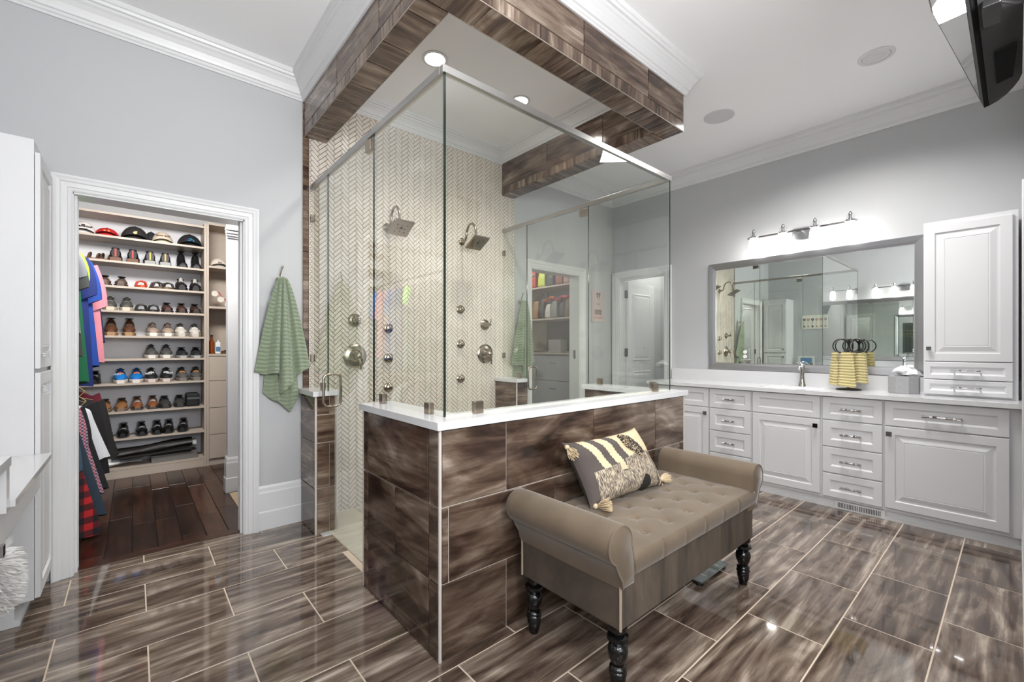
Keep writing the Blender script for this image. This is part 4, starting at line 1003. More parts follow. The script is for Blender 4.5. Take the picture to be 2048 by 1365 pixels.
# poster on the back wall
po = thing('wall_plaque', 'narrow pink grey printed plaque on the wall right of the handbag closet', 'plaque', (4.33, YA, 1.57))
MB().box(4.205, 4.45, YA-.012, YA, 1.57, 1.95).build('board', cm((196, 176, 172), .7), po)
def pl(x0, x1, z0, z1, c): MB().box(x0, x1, YA-.0135, YA-.012, z0, z1).build('print_mark', cm(c, .8), po)
pl(4.29, 4.365, 1.90, 1.925, (100, 90, 92)); pl(4.298, 4.318, 1.865, 1.90, (100, 90, 92)); pl(4.338, 4.358, 1.865, 1.90, (100, 90, 92)); pl(4.31, 4.345, 1.845, 1.853, (110, 98, 98))
pl(4.28, 4.375, 1.795, 1.80, (140, 128, 126)); pl(4.30, 4.36, 1.775, 1.79, (160, 140, 138)); pl(4.26, 4.39, 1.665, 1.72, (120, 112, 106)); pl(4.26, 4.39, 1.655, 1.664, (170, 120, 112)); pl(4.24, 4.41, 1.61, 1.63, (190, 140, 130))
#PART3
# ================================================================ LEFT CLOSET (shoes and clothes)
def planks(x0, x1, y0, y1, name='floor'):
    r = sempty(name); MB().box(x0, x1, y0, y1, -.05, -.004).build('subfloor', M['black'], r)
    random.seed(21); w = .125; x = x0; k = 0
    while x < x1-.02:
        xe = min(x+w, x1); y = y0-random.uniform(0, .8)
        while y < y1:
            L_ = random.choice((.7, .9, 1.1)); a, b = max(y, y0), min(y+L_, y1)
            if b-a > .02: tile(r, ((x+xe)/2, (a+b)/2, -.006), (0, 1, 0), (0, 0, 1), b-a-.003, xe-x-.003, .008, M['plank'], 'plank')
            y += L_
        x += w; k += 1
    return r
c1 = planks(XL, 1.75, 3.52, 5.95)
tile(c1, (.1525, 3.48, -.006), (1, 0, 0), (0, 0, 1), .81, .078, .010, M['plank'], 'plank')
w = MB(); w.box(XL-.1, XL, YA+T, 6.0, 0, 2.8); w.box(XL-.1, 1.8, 5.93, 6.03, 0, 2.8); w.box(1.75, 1.85, YA+T, 5.95, 0, 2.8)
struct(w.build('wall_closet', M['wall']))
struct(MB().box(XL-.1, 1.85, YA+T, 6.0, 2.72, 2.8).build('ceiling', M['ceil']))
w = MB(); w.box(.612, 1.75, 4.46, 4.56, 0, 2.72); struct(w.build('wall_partition', M['trim']))
bboard([(1.7, 4.46), (.612, 4.46), (.612, 4.56)], 'baseboard_partition')
hd = MB()
for i, (d, z) in enumerate(((.0, 2.20), (.015, 2.215), (.03, 2.235), (.045, 2.26))): hd.box(.60-d*.2, 1.7, 4.455-d-.012, 4.46, z, z+.02)
struct(hd.build('trim_4', M['trim']))
# shelving
SH = [2.531, 2.311, 2.079, 1.842, 1.608, 1.366, 1.145, .908, .639, .382, .100]
us = thing('shoe_shelving', 'floor to ceiling taupe shoe shelving against the far wall of the left closet', 'shelving', (-.1, 5.75, 0))
for i, z in enumerate(SH):
    MB().box(-.72, .557, 5.60, 5.905, z-.020, z).build('shelf', M['board'], us)
for x0, x1 in ((-.74, -.72), (.557, .579)): MB().box(x0, x1, 5.59, 5.91, 0, SH[0] if x0 < 0 else SH[0]+.03).build('side_panel', M['board'], us)
MB().box(-.74, .579, 5.907, 5.925, 0, 2.55).build('back_panel', cm((222, 222, 226), .7), us)
MB().box(-.72, .557, 5.602, 5.618, .0, .079).build('kickboard', M['board'], us)
sc1 = thing('closet_tower', 'narrow closet tower right of the shoe shelves', 'shelving', (.76, 5.75, 0))
for x0, x1 in ((.580, .598), (.93, .95)): MB().box(x0, x1, 5.585, 5.91, 0, 2.575).build('side_panel', M['board'], sc1)
for z in (2.575, 2.12, 1.69, 1.185): MB().box(.598, .93, 5.59, 5.905, z-.022, z).build('shelf', M['board'], sc1)
MB().box(.598, .93, 5.905, 5.92, 0, 2.57).build('back_panel', M['board'], sc1)
for z0, z1 in ((.90, 1.155), (.615, .895), (.33, .61), (.075, .325)): MB().box(.60, .928, 5.583, 5.601, z0, z1).build('drawer', M['board'], sc1, bevel=.002)
MB().box(.598, .93, 5.602, 5.618, 0, .07).build('kickboard', M['board'], sc1)
b = MB(); b.box(.615, .98, 3.78, 4.41, 0, .006); rg_ = b.build('jute_rug', M['rug']); tag(rg_, 'woven beige jute rug on the dark wood floor inside the left closet doorway', 'rug')
rg_f = MB(); random.seed(2)
# ---------------------------------------------------------------- shoes
def shoe_mesh(style):
    """toe at -y, heel at +y; returns list of (part name, MB, slot)"""
    prof = {'sneaker': (.105, .075, .095, .022), 'loafer': (.098, .058, .080, .016), 'dress': (.092, .062, .088, .014), 'sock': (.092, .075, .19, .022), 'boot': (.10, .085, .13, .022)}[style]
    Wd, ht, hh, so = prof; Ls = .27
    def wid(t): return Wd*(.55+.45*sin(min(1, t*2.6)*pi/2))*(1-.22*max(0, min(1, (t-.35)/.3)))*(1 if t < .93 else .9) if t > 0 else Wd*.5
    def hgt(t):
        if t < .12: return so+.022+(ht-so-.022)*.55*(t/.12)
        if t < .5: return so+.022+(ht-so-.022)*(.55+.45*(t-.12)/.38)
        return ht+(hh-ht)*min(1, (t-.5)/.25)
    n = 12; up = MB(); rs = []
    for i in range(n+1):
        t = i/n; y = -Ls/2+Ls*t; w_ = wid(max(t, .03))/2; h = hgt(t)
        if i == 0: w_ *= .72
        if i == n: w_ *= .8
        k = 1-.0*t; ring = []
        for j in range(14):
            a = pi*2*j/14; u = cos(a); v = sin(a)
            zz = so*.6+(h-so*.6)*(.5+.5*v); tw_ = 1-.34*max(0, v)**2*(1 if t < .5 else .75)
            ring.append((w_*u*tw_*(1 if v > -.5 else .97), y, zz))
        rs.append(ring)
    up.rings(rs)
    sl = MB(); rs = []
    for z, e in ((0, -.002), (.004, .003), (so, .004), (so+.003, -.002)):
        ring = []
        for i in range(20):
            t = i/19; ring.append(((wid(max(t, .03))/2*(.75 if i in (0,) else 1)+e), -Ls/2-.004+(Ls+.008)*t, z))
        for i in range(19, -1, -1):
            t = i/19; ring.append((-(wid(max(t, .03))/2*(.75 if i in (0,) else 1)+e), -Ls/2-.004+(Ls+.008)*t, z))
        rs.append(ring)
    sl.rings(rs)
    op = MB(); rs = []
    hz = hgt(.8)
    for k, z in ((1, hz-.002), (1.0, hz+.003), (.8, hz+.003)):
        rs.append([(.030*k*cos(2*pi*q/16), .055+.058*k*sin(2*pi*q/16), z) for q in range(16)])
    op.rings(rs)
    parts = [('upper', up, 0), ('sole', sl, 1), ('opening', op, 2)]
    if style in ('sneaker', 'boot', 'dress'):
        lc = MB()
        for q in range(4):
            y = -.055+.02*q; z = hgt((y+Ls/2)/Ls)+.0025
            lc.tube([(-.022, y, z-.006), (0, y+.002, z+.001), (.022, y, z-.006)], .0028, 5)
        parts.append(('laces', lc, 3))
    if style == 'sneaker':
        tg = MB(); tg.tube([(0, -.012, hgt(.45)+.001), (0, .006, hgt(.5)+.006), (0, .018, hh+.006)], [.018, .020, .015], 10); parts.append(('tongue', tg, 4))
    return parts
PROTO = {}
def shoe(style, cols, x, y, z, rz, lab, group, extra=None):
    key = (style, cols)
    if key not in PROTO:
        t = thing('shoe', lab, 'shoe', (0, 0, 0))
        for nm, mb, sl in shoe_mesh(style):
            c = cols[min(sl, len(cols)-1)] if sl != 2 else (22, 20, 20)
            mb.build(nm, cm(c, .35 if style == 'dress' else .6), t, smooth=True, origin=(0, 0, 0), ang=50)
        if extra:
            MB().box(-.006, .006, .135, .140, .03, .085).build('pull_tab', cm(extra, .5), t, origin=(0, 0, 0))
        PROTO[key] = t; r = t
    else: r = dup(PROTO[key], (0, 0, 0))
    r.location = (x, y, z+.0005); r.rotation_euler = (0, 0, rz); r['label'] = lab; r['group'] = group
    r.scale = (1, 1, 1.0 if style == 'sock' else 1.32)
    return r
YS = 5.75
def pair(style, cols, xa, xb, z, desc, rz=0.0, extra=None, dy=0):
    g = 'pair of '+desc.replace(' shoe', ' shoes')
    if xb-xa < .118: c_ = (xa+xb)/2; xa, xb = c_-.06, c_+.06
    for x, s, a in ((xa, 'left', rz+.02), (xb, 'right', rz-.02)):
        w_ = 'left' if x < (xa+xb)/2 else 'right'
        shoe(style, cols, x, YS+dy, z, a, '%s shoe of the pair: %s' % (w_, desc), g, extra)
X5 = lambda u: {165: -.359}.get(u, None)
def px(u):   # shelf position along x, measured once in metres: linear table of the shelf front
    tb_ = [(150, -.41), (165, -.359), (213, -.197), (268, 0), (325, .217), (381, .445), (410, .57)]
    for (a, xa), (b, xb) in zip(tb_[:-1], tb_[1:]):
        if a <= u <= b: return xa+(xb-xa)*(u-a)/(b-a)
    return -.45
K_, G_, Wt_ = (28, 27, 27), (72, 72, 74), (214, 210, 204)
pair('sneaker', (K_, (110, 72, 50), K_, K_, (30, 28, 28)), px(230), px(266), SH[2], 'black trainer with red heel tab, second shelf', pi, (205, 30, 35))
pair('sneaker', ((58, 60, 64), (150, 150, 148), K_, K_, (50, 52, 56)), px(299), px(331), SH[2], 'dark grey trainer with yellow tab, second shelf', pi, (214, 160, 40))
pair('sock', ((16, 16, 17), (60, 60, 62)), px(366), px(392), SH[2], 'tall black sock boot on the second shelf, far right')
pair('loafer', ((104, 86, 76), (86, 74, 66)), px(209), px(241), SH[3], 'grey brown suede slip-on, third shelf')
pair('sneaker', (K_, (30, 30, 30), K_, (70, 70, 70), (200, 196, 188)), px(366), px(389), SH[3], 'black trainer, third shelf, far right')
pair('sneaker', ((84, 82, 78), (206, 196, 176), K_, (100, 98, 94), (60, 58, 56)), px(222), px(250), SH[4], 'grey canvas trainer with cream toe, fourth shelf')
pair('loafer', ((74, 46, 36), (50, 34, 28)), px(336), px(363), SH[4], 'dark brown slip-on, fourth shelf')
pair('boot', ((94, 58, 38), (166, 130, 92), K_, (70, 46, 32)), px(221), px(258), SH[5], 'brown ankle boot with tan sole, fifth shelf')
pair('sneaker', ((170, 150, 134), (224, 218, 210), K_, (60, 50, 46), (120, 100, 88)), px(308), px(334), SH[5], 'silver bronze trainer, fifth shelf')
pair('sneaker', ((212, 206, 196), (196, 190, 180), K_, (230, 226, 220), (60, 56, 54)), px(363), px(390), SH[5], 'off-white trainer, fifth shelf, far right')
pair('sneaker', ((84, 82, 80), (220, 214, 206), K_, (60, 60, 60), (60, 60, 60)), px(304), px(332), SH[6], 'charcoal trainer with white toe, sixth shelf')
pair('loafer', ((40, 40, 42), (170, 170, 170)), px(367), px(393), SH[6], 'black slip-on with pale rim, sixth shelf, far right')
pair('dress', ((20, 19, 19), (14, 14, 14), K_, K_), px(156), px(184), SH[7], 'plain black dress shoe, seventh shelf, far left')
pair('sneaker', ((20, 122, 200), (222, 214, 206), K_, (220, 120, 60), (16, 70, 130)), px(240), px(273), SH[7], 'bright blue running shoe, seventh shelf')
pair('sneaker', ((30, 30, 32), (206, 192, 184), K_, (220, 220, 220), K_), px(304), px(332), SH[7], 'black running shoe with white sole, seventh shelf')
pair('sneaker', ((88, 86, 84), (120, 112, 106), K_, (200, 130, 60), (60, 58, 58)), px(367), px(392), SH[7], 'grey running shoe with orange trim, seventh shelf')
pair('loafer', ((150, 104, 64), (130, 112, 98)), px(211), px(240), SH[8], 'tan leather slip-on, eighth shelf, far left')
pair('dress', ((140, 86, 52), (70, 62, 58), K_, (90, 56, 36)), px(277), px(303), SH[8], 'brown lace-up, eighth shelf, middle')
pair('loafer', ((62, 60, 60), (48, 46, 46)), px(333), px(358), SH[8], 'dark grey slip-on, eighth shelf')
pair('dress', ((16, 15, 15), (10, 10, 10), K_, K_), px(220), px(238), SH[9], 'shiny black dress shoe, ninth shelf, left')
pair('dress', ((18, 17, 17), (12, 12, 12), K_, (60, 60, 60)), px(286), px(312), SH[9], 'shiny black lace-up, ninth shelf, middle')
pair('dress', ((24, 23, 23), (15, 15, 15), K_, K_), px(340), px(366), SH[9], 'black brogue, ninth shelf, right', -.1)
shoe('loafer', ((64, 42, 36), (40, 30, 26)), px(392), YS, SH[4], 0, 'single dark brown shoe at the far right of the fourth shelf', 'single shoes')
shoe('sneaker', ((150, 120, 96), (150, 130, 112), K_, (90, 70, 60), (110, 90, 74)), px(188), YS, SH[5], .1, 'brown trainer half hidden by the blue shirt, fifth shelf', 'single shoes')
shoe('sneaker', (K_, (190, 186, 180), K_, K_, K_), px(174), YS-.05, SH[3], .5, 'black and white trainer half hidden by shirts, third shelf far left', 'single shoes')
# sandals
def sandal(x, z, col, strap, lab, rz=0, tilt=0):
    t = thing('sandal', lab, 'sandal', (x, YS, z), 'sandals on the shoe shelves'); 
    ring = []
    for q in range(24):
        a = 2*pi*q/24; ring.append((x+.046*cos(a)*(1-.14*sin(a)), YS+.135*sin(a)))
    b = MB(); b.prism(ring, XY, z+.001, z+.024); b.build('footbed', cm(col), t, bevel=.004)
    b = MB()
    for yy_, h in ((-.06, .05), (.0, .055)):
        b.tube([(x-.042, YS+yy_, z+.02), (x-.03, YS+yy_-.01, z+.02+h*.8), (x, YS+yy_-.015, z+.02+h), (x+.03, YS+yy_-.01, z+.02+h*.8), (x+.042, YS+yy_, z+.02)], .009, 6)
    b.build('straps', cm(strap), t, smooth=True); t.rotation_euler = (0, 0, rz); return t
sandal(px(281), SH[4], (60, 58, 56), (46, 45, 44), 'dark strappy sandal beside the grey trainers, fourth shelf', .15); sandal(px(308), SH[4], (50, 48, 47), (40, 39, 38), 'dark strappy sandal beside the brown slip-ons, fourth shelf', -.1)
sandal(px(281), SH[3], (196, 78, 44), (190, 70, 40), 'orange slide sandal, third shelf', .1)
sandal(px(311), SH[3], (96, 80, 64), (60, 52, 46), 'brown flip-flop beside the orange slide, third shelf', .3); sandal(px(339), SH[3], (120, 100, 76), (50, 46, 42), 'brown flip-flop beside the black trainers, third shelf', -.2)
sandal(px(175), SH[2], (120, 84, 56), (80, 58, 40), 'brown leather sandal at the left end of the second shelf', 1.5); sandal(px(201), SH[2], (130, 90, 58), (70, 50, 36), 'brown leather sandal beside the black red-tab trainers, second shelf', 1.4)
# caps
def capm(x, z, col, brim_c, logo, lab, R=.088, H=.10, y=5.73):
    t = thing('baseball_cap', lab, 'cap', (x, y, z), 'caps on the closet shelves')
    rs = []
    for i in range(9):
        a = pi/2*i/8; rs.append([(x+R*cos(a)*cos(2*pi*q/20), y+R*1.1*cos(a)*sin(2*pi*q/20), z+.006+H*sin(a)*(1-.06*cos(2*pi*q/20*6)**2*.3)) for q in range(20)])
    MB().rings(rs).build('crown', cm(col, .8), t, smooth=True)
    def brim(dz):
        rs = []
        for k in range(6):
            q = k/5; rs.append([(x+R*(.86+.16*q)*sin(a)*(1-.10*q*cos(a)), y-R*(.55+.45*cos(a))*(.95+.05*q)-R*.62*q*max(0, cos(a*1.05)), z+dz+.004+.030*max(0, cos(a*1.15))-.004*q) for a in [(-1.35+2.7*i_/16) for i_ in range(17)]])
        return rs
    mb = MB(); mb.rings(brim(.003), False, False, closed=False); bo = mb.build('brim', cm(brim_c, .8), t, smooth=True, solid=.003, recalc=False)
    mb = MB(); mb.rings(brim(-.0005), False, False, closed=False); mb.build('brim_underside', cm(tuple(int(v*.25) for v in brim_c), .9), bo, smooth=True, recalc=False)
    MB().lathe([(.004, .006), (.006, .014), (.001, .016)], (x, y, z+H-.004), 'z', 8).build('top_button', cm(col, .8), t)
    if logo:
        for (dx, dz, w_, h_) in logo[1]:
            b = MB(); k = .93
            def sp(px_, pz_):
                a = px_/R; zz = z+.006+pz_; e = math.asin(min(.98, pz_/H)); rr = R*1.1*cos(e)+.0015
                return (x+R*cos(e)*sin(a)*1.02, y-rr*cos(a), zz)
            q = [sp(dx-w_/2, dz-h_/2), sp(dx+w_/2, dz-h_/2), sp(dx+w_/2, dz+h_/2), sp(dx-w_/2, dz+h_/2)]
            b.add(q+[(p[0], p[1]+.002, p[2]) for p in q], [(0, 1, 2, 3), (7, 6, 5, 4), (0, 4, 5, 1), (1, 5, 6, 2), (2, 6, 7, 3), (3, 7, 4, 0)]); b.build('embroidery', cm(logo[0], .7), t)
    return t
capm(px(166), SH[1], (226, 222, 218), (30, 28, 30), ((60, 30, 34), [(-.02, .035, .09, .014), (-.01, .055, .05, .008), (.0, .075, .03, .012)]), 'white cap with dark lettering at the far left of the top shelf', R=.086, H=.12)
capm(px(213), SH[1], (196, 28, 34), (190, 24, 30), ((232, 190, 120), [(0, .045, .05, .012)]), 'bright red cap with small gold emblem on the top shelf', R=.09, H=.085)
capm(px(270), SH[1], (40, 38, 38), (48, 46, 46), ((220, 206, 150), [(.0, .055, .032, .016), (.0, .055, .016, .028), (.012, .068, .014, .008)]), 'black cap with cream emblem in the middle of the top shelf', R=.108, H=.135)
capm(px(326), SH[1], (214, 200, 180), (208, 192, 170), None, 'beige cap with brown lettering on the top shelf', R=.088, H=.12)
capm(px(303), SH[1], (34, 36, 44), (30, 32, 40), None, 'dark navy cap tucked behind the beige lettered cap, top shelf', y=5.81, R=.06, H=.12)
capm(px(381), SH[1], (26, 26, 30), (30, 36, 44), ((40, 130, 180), [(-.012, .05, .03, .007), (.012, .058, .03, .007), (.0, .068, .03, .006), (.028, .046, .012, .018)]), 'black cap with teal emblem at the right end of the top shelf', R=.108, H=.13)
capm(.70, 2.12, (216, 204, 192), (206, 192, 180), ((30, 28, 28), [(0, .05, .034, .005), (0, .034, .034, .005), (-.016, .042, .005, .018), (.016, .042, .005, .018), (0, .042, .014, .006)]), 'off-white cap with black badge in the narrow closet tower', y=5.72)
def txt(s, x, y, z, size, col, par, ex=.0008, rx=pi/2, rz=0, sx=1):
    c = bpy.data.curves.new('lettering', 'FONT'); c.body = s; c.size = size; c.extrude = ex; c.align_x = 'CENTER'; c.align_y = 'CENTER'
    o = bpy.data.objects.new('lettering', c); COL.objects.link(o); c.materials.append(cm(col, .7))
    dg = bpy.context.evaluated_depsgraph_get(); me = bpy.data.meshes.new_from_object(o.evaluated_get(dg)); bpy.data.objects.remove(o)
    me.materials.clear(); me.materials.append(cm(col, .7))
    m = bpy.data.objects.new('lettering', me); COL.objects.link(m); m.parent = par
    m.location = Vector((x, y, z))-par.location; m.rotation_euler = (rx, 0, rz); m.scale = (sx, 1, 1); return m
caps = [o for o in bpy.data.objects if o.name.startswith('baseball_cap')]
txt('fenick farm', px(326), 5.73-.085, SH[1]+.072, .026, (120, 80, 70), caps[3], rx=pi/2-.35, ex=.004)
txt('CHAMPIONS', px(166), 5.73-.085, SH[1]+.064, .022, (30, 26, 30), caps[0], rx=pi/2-.3, ex=.004)
for lab_, col_ in (('left shoe of the pair: bright blue running', (190, 214, 236)), ('left shoe of the pair: black running', (236, 236, 236)), ('right shoe of the pair: black running', (236, 236, 236))):
    for o in [q for q in bpy.data.objects if q.get('label', '').startswith(lab_)]:
        txt('HOKA', o.location.x-.022 if 'left' in lab_ else o.location.x+.024, o.location.y-.088, o.location.z+.062, .020, col_, o, ex=.006, rx=pi/2-.5, rz=-.25 if 'left' in lab_ else .25)
# pouch, bottom shelf goods
b = MB(); b.box(px(372), px(399), 5.62, 5.80, SH[8]+.001, SH[8]+.135); t = thing('black_pouch', 'black zipped pouch with a grey band at the right end of the eighth shelf', 'pouch', (px(385), 5.70, SH[8]))
b.build('bag', cm((24, 24, 25), .7), t, bevel=.018, seg=3); MB().box(px(374), px(398), 5.615, 5.621, SH[8]+.075, SH[8]+.095).build('band', cm((88, 88, 90), .6), t)
zb_ = SH[10]
t = thing('folded_garment_bag', 'long black leather garment bag rolled flat on the bottom shelf', 'garment bag', (.16, 5.75, zb_+.13))
b = MB(); rs = []
for i in range(17):
    q = i/16; x = -.16+.62*q; z = zb_+.115+.055*q; rs.append([(x, 5.70+.09*cos(a)*(1+.05*sin(q*20)), z+(.045+.006*sin(q*9+a))*sin(a)) for a in [2*pi*k/16 for k in range(16)]])
b.rings(rs); b.build('roll', cm((34, 31, 29), .5, bump=.2, bscale=60), t, smooth=True)
b = MB(); b.box(.46, .50, 5.66, 5.76, zb_+.135, zb_+.185); b.build('white_lining', cm((214, 214, 214)), t, bevel=.006)
t = thing('flat_box', 'flat grey storage box at the right of the bottom shelf', 'box', (.31, 5.75, zb_)); MB().box(.13, .50, 5.625, 5.86, zb_+.001, zb_+.062).build('box', cm((116, 114, 110), .6), t, bevel=.002); MB().box(.125, .505, 5.622, 5.863, zb_+.056, zb_+.070).build('lid', cm((104, 102, 99), .6), t, bevel=.002)
b = MB(); rs = []
for i in range(13):
    q = i/12; x = -.34+.40*q; rs.append([(x, 5.72+.085*cos(a), zb_+.040+(.034*sin(pi*min(1, q*1.2+.1))+.003)*sin(a)+.004*sin(q*11+2*a)) for a in [2*pi*k/14 for k in range(14)]])
tag(b.rings(rs).build('plastic_bag', cm((214, 214, 216), .35), smooth=True), 'crumpled white plastic bag at the left of the bottom shelf', 'bag')
b = MB(); rs = []
for i in range(11):
    q = i/10; x = -.10+.55*q; rs.append([(x, 5.64+.05*cos(a), zb_+.085+.02*q+.012*sin(a)) for a in [2*pi*k/10 for k in range(10)]])
tag(b.rings(rs).build('folded_trousers', cm((30, 29, 29), .8), smooth=True), 'folded black cloth lying on the flat grey box, bottom shelf', 'clothing')
# tower items
t = thing('brown_bottle', 'amber brown bottle on the drawer top of the narrow closet tower', 'bottle', (.635, 5.70, 1.185)); MB().lathe([(.026, 0), (.028, .01), (.028, .12), (.012, .155), (.010, .19)], (.635, 5.70, 1.1855), 'z', 14).build('bottle_body', cm((130, 62, 24), .15), t, smooth=True); MB().lathe([(.012, .185), (.012, .205)], (.635, 5.70, 1.1855), 'z', 12).build('cap', cm((60, 30, 20)), t)
t = thing('lotion_bottle', 'white lotion bottle with a blue label beside the amber bottle', 'bottle', (.69, 5.68, 1.185)); MB().box(.665, .715, 5.67, 5.70, 1.1855, 1.31).build('bottle_body', cm((232, 232, 232), .3), t, bevel=.008); MB().box(.671, .709, 5.668, 5.671, 1.21, 1.26).build('label', cm((70, 120, 160)), t); MB().box(.682, .698, 5.68, 5.695, 1.31, 1.33).build('cap', cm((225, 225, 225)), t)
t = thing('leather_tray', 'brown leather valet tray with odds and ends, beside the lotion bottle', 'tray', (.78, 5.68, 1.185)); b = MB(); b.rings([[(.72, 5.62, 1.186), (.92, 5.62, 1.186), (.92, 5.76, 1.186), (.72, 5.76, 1.186)], [(.715, 5.61, 1.215), (.925, 5.61, 1.215), (.925, 5.77, 1.215), (.715, 5.77, 1.215)], [(.725, 5.62, 1.215), (.915, 5.62, 1.215), (.915, 5.76, 1.215), (.725, 5.76, 1.215)], [(.73, 5.625, 1.190), (.91, 5.625, 1.190), (.91, 5.755, 1.190), (.73, 5.755, 1.190)]]); b.build('tray_body', cm((96, 64, 40), .5), t)
MB().tube([(.74, 5.66, 1.215), (.77, 5.65, 1.225), (.80, 5.66, 1.22), (.83, 5.655, 1.228)], .008, 6).build('watch_strap', cm((60, 42, 30)), t, smooth=True)
t = thing('race_medals', 'three round medals on a red ribbon leaning in the narrow closet tower', 'medals', (.72, 5.70, 1.69))
MB().tube([(.665, 5.69, 1.86), (.70, 5.68, 1.85), (.735, 5.68, 1.79), (.775, 5.68, 1.76)], .005, 6).build('ribbon', cm((200, 40, 44)), t, smooth=True)
for x, z in ((.66, 1.835), (.715, 1.775), (.785, 1.722)):
    MB().lathe([(.030, 0), (.032, .003), (.030, .006), (.024, .004)], (x, 5.675, z), 'y', 20).build('medal', cm((226, 220, 206), .3, metal=.3) if False else cm((222, 216, 204), .3), t, smooth=True)

# ---------------------------------------------------------------- hanging clothes
def plaid(name, a, b_, c_, sc):
    m, nt, b = new(name); N = nt.nodes; L = nt.links; tc_ = N.new('ShaderNodeTexCoord'); sp_ = N.new('ShaderNodeSeparateXYZ'); L.new(tc_.outputs['Object'], sp_.inputs[0])
    outs = []
    for ch in (0, 2):
        mu = N.new('ShaderNodeMath'); mu.operation = 'MULTIPLY'; mu.inputs[1].default_value = sc; L.new(sp_.outputs[ch], mu.inputs[0])
        fr = N.new('ShaderNodeMath'); fr.operation = 'FRACT'; L.new(mu.outputs[0], fr.inputs[0])
        gt_ = N.new('ShaderNodeMath'); gt_.operation = 'GREATER_THAN'; gt_.inputs[1].default_value = .5; L.new(fr.outputs[0], gt_.inputs[0]); outs.append(gt_)
    s = N.new('ShaderNodeMath'); L.new(outs[0].outputs[0], s.inputs[0]); L.new(outs[1].outputs[0], s.inputs[1])
    h = N.new('ShaderNodeMath'); h.operation = 'MULTIPLY'; h.inputs[1].default_value = .5; L.new(s.outputs[0], h.inputs[0])
    cr = N.new('ShaderNodeValToRGB'); cr.color_ramp.interpolation = 'CONSTANT'; cr.color_ramp.elements.new(.3)
    for e, (p, q) in zip(cr.color_ramp.elements, ((0, a), (.3, b_), (.8, c_))): e.position = p; e.color = lin(q)
    L.new(h.outputs[0], cr.inputs[0]); L.new(cr.outputs[0], b.inputs['Base Color']); b.inputs['Roughness'].default_value = .85; return m
M['plaid1'] = plaid('red black buffalo plaid', (176, 26, 32), (84, 18, 24), (24, 20, 28), 12)
M['plaid2'] = plaid('red white check', (170, 62, 74), (176, 150, 160), (74, 62, 96), 44)
def garment(xc, y, ztop, zbot, hw_, th, m, lab, sleeve=None, group='shirts on the upper closet rod', hang=True, lean=0.0, wav=1.0):
    t = thing('hanging_garment', lab, 'clothing', (xc, y, ztop), group); random.seed(int(y*997)+int(zbot*100))
    ph = random.uniform(0, 6); mb = MB(); rs = []; R = 26; K = 28
    for r in range(R+1):
        v = r/R; z = ztop-.03-(ztop-.03-zbot)*v; s = min(1, (v*(ztop-zbot))/.10)
        w_ = hw_*(.22+.78*s**.6)*(1+.10*v); tt = th*(.4+.6*s)*(1+.35*v)
        ring = []
        for k in range(K):
            a = 2*pi*k/K; f = 1+.07*wav*cos(5*a+ph+1.5*v)*v
            ring.append((xc+w_*cos(a)*f+lean*v, y+tt*sin(a)*(1+.35*cos(4*a+ph+3*v)*v*wav), z-.012*cos(3*a+ph)*v))
        rs.append(ring)
    mb.rings(rs); mm = m if not isinstance(m, tuple) else cm(m, .85, bump=.15, bscale=40)
    mb.build('shirt_body', mm, t, smooth=True)
    if sleeve:
        ln, flare, mc = sleeve; sm = mm if mc is None else cm(mc, .85)
        b = MB(); rs = []
        for i in range(9):
            q = i/8; cxs = xc+hw_*.86+flare*q; zz = ztop-.10-ln*q; r1 = .055+.022*sin(q*pi*.8); rs.append([(cxs+r1*.9*cos(a), y+th*.8*(1+.3*q)*sin(a), zz+r1*.5*cos(a)) for a in [2*pi*k/14 for k in range(14)]])
        b.rings(rs); b.build('sleeve', sm, t, smooth=True)
    if hang:
        b = MB(); b.tube([(xc-hw_*.8, y, ztop-.075), (xc, y, ztop-.005), (xc+hw_*.8, y, ztop-.075)], .0035, 6)
        b.tube([(xc, y, ztop-.008), (xc, y, ztop+.05), (xc+.012, y, ztop+.065), (xc, y, ztop+.078)], .0022, 5); b.build('hanger', cm((150, 118, 84), .5), t, smooth=True)
    return t
RX = -.495
for z, y0, y1, nm in ((2.06, YA+T, 5.58, 'upper'), (.99, YA+T, 5.58, 'lower')):
    t = thing('closet_rod', 'chrome %s hanging rod along the left wall of the left closet' % nm, 'rod', (RX, 4.6, z)); MB().tube([(RX, y0+.001, z), (RX, y1-.001, z)], .014, 12).build('tube', M['steel'], t, smooth=True)
for y, zt, zb2, hw_, m_, lab, sl in (
        (4.10, 2.0, 1.35, .17, (122, 126, 132), 'light grey shirt hanging nearest the doorway on the upper rod', (.20, .05, None)),
        (4.22, 2.0, 1.20, .175, (56, 60, 56), 'dark olive grey shirt with lime trim on the upper rod', (.26, .05, None)),
        (4.36, 2.0, 1.0, .19, (12, 92, 58), 'green shirt on the upper rod behind the grey ones', (.20, .03, (150, 220, 40))),
        (4.56, 2.0, .97, .215, (14, 34, 96), 'royal blue shirt, longest on the upper rod', (.28, .04, None)),
        (4.74, 2.0, 1.10, .225, (20, 60, 140), 'blue shirt with long sleeve behind the royal blue one', (.30, .05, None)),
        (4.92, 2.0, 1.14, .255, (196, 122, 134), 'pink shirt on the upper rod next to the blue shirts', (.34, .05, None)),
        (5.10, 2.0, 1.30, .24, (24, 40, 74), 'navy shirt on the upper rod, behind the pink shirt', (.32, .045, (28, 100, 180))),
        (5.28, 2.0, 1.25, .22, (120, 130, 140), 'blue grey shirt deepest on the upper rod', (.3, .04, None))):
    garment(RX-.0, y, zt, zb2, hw_, .034, m_, lab, sl, lean=.03)
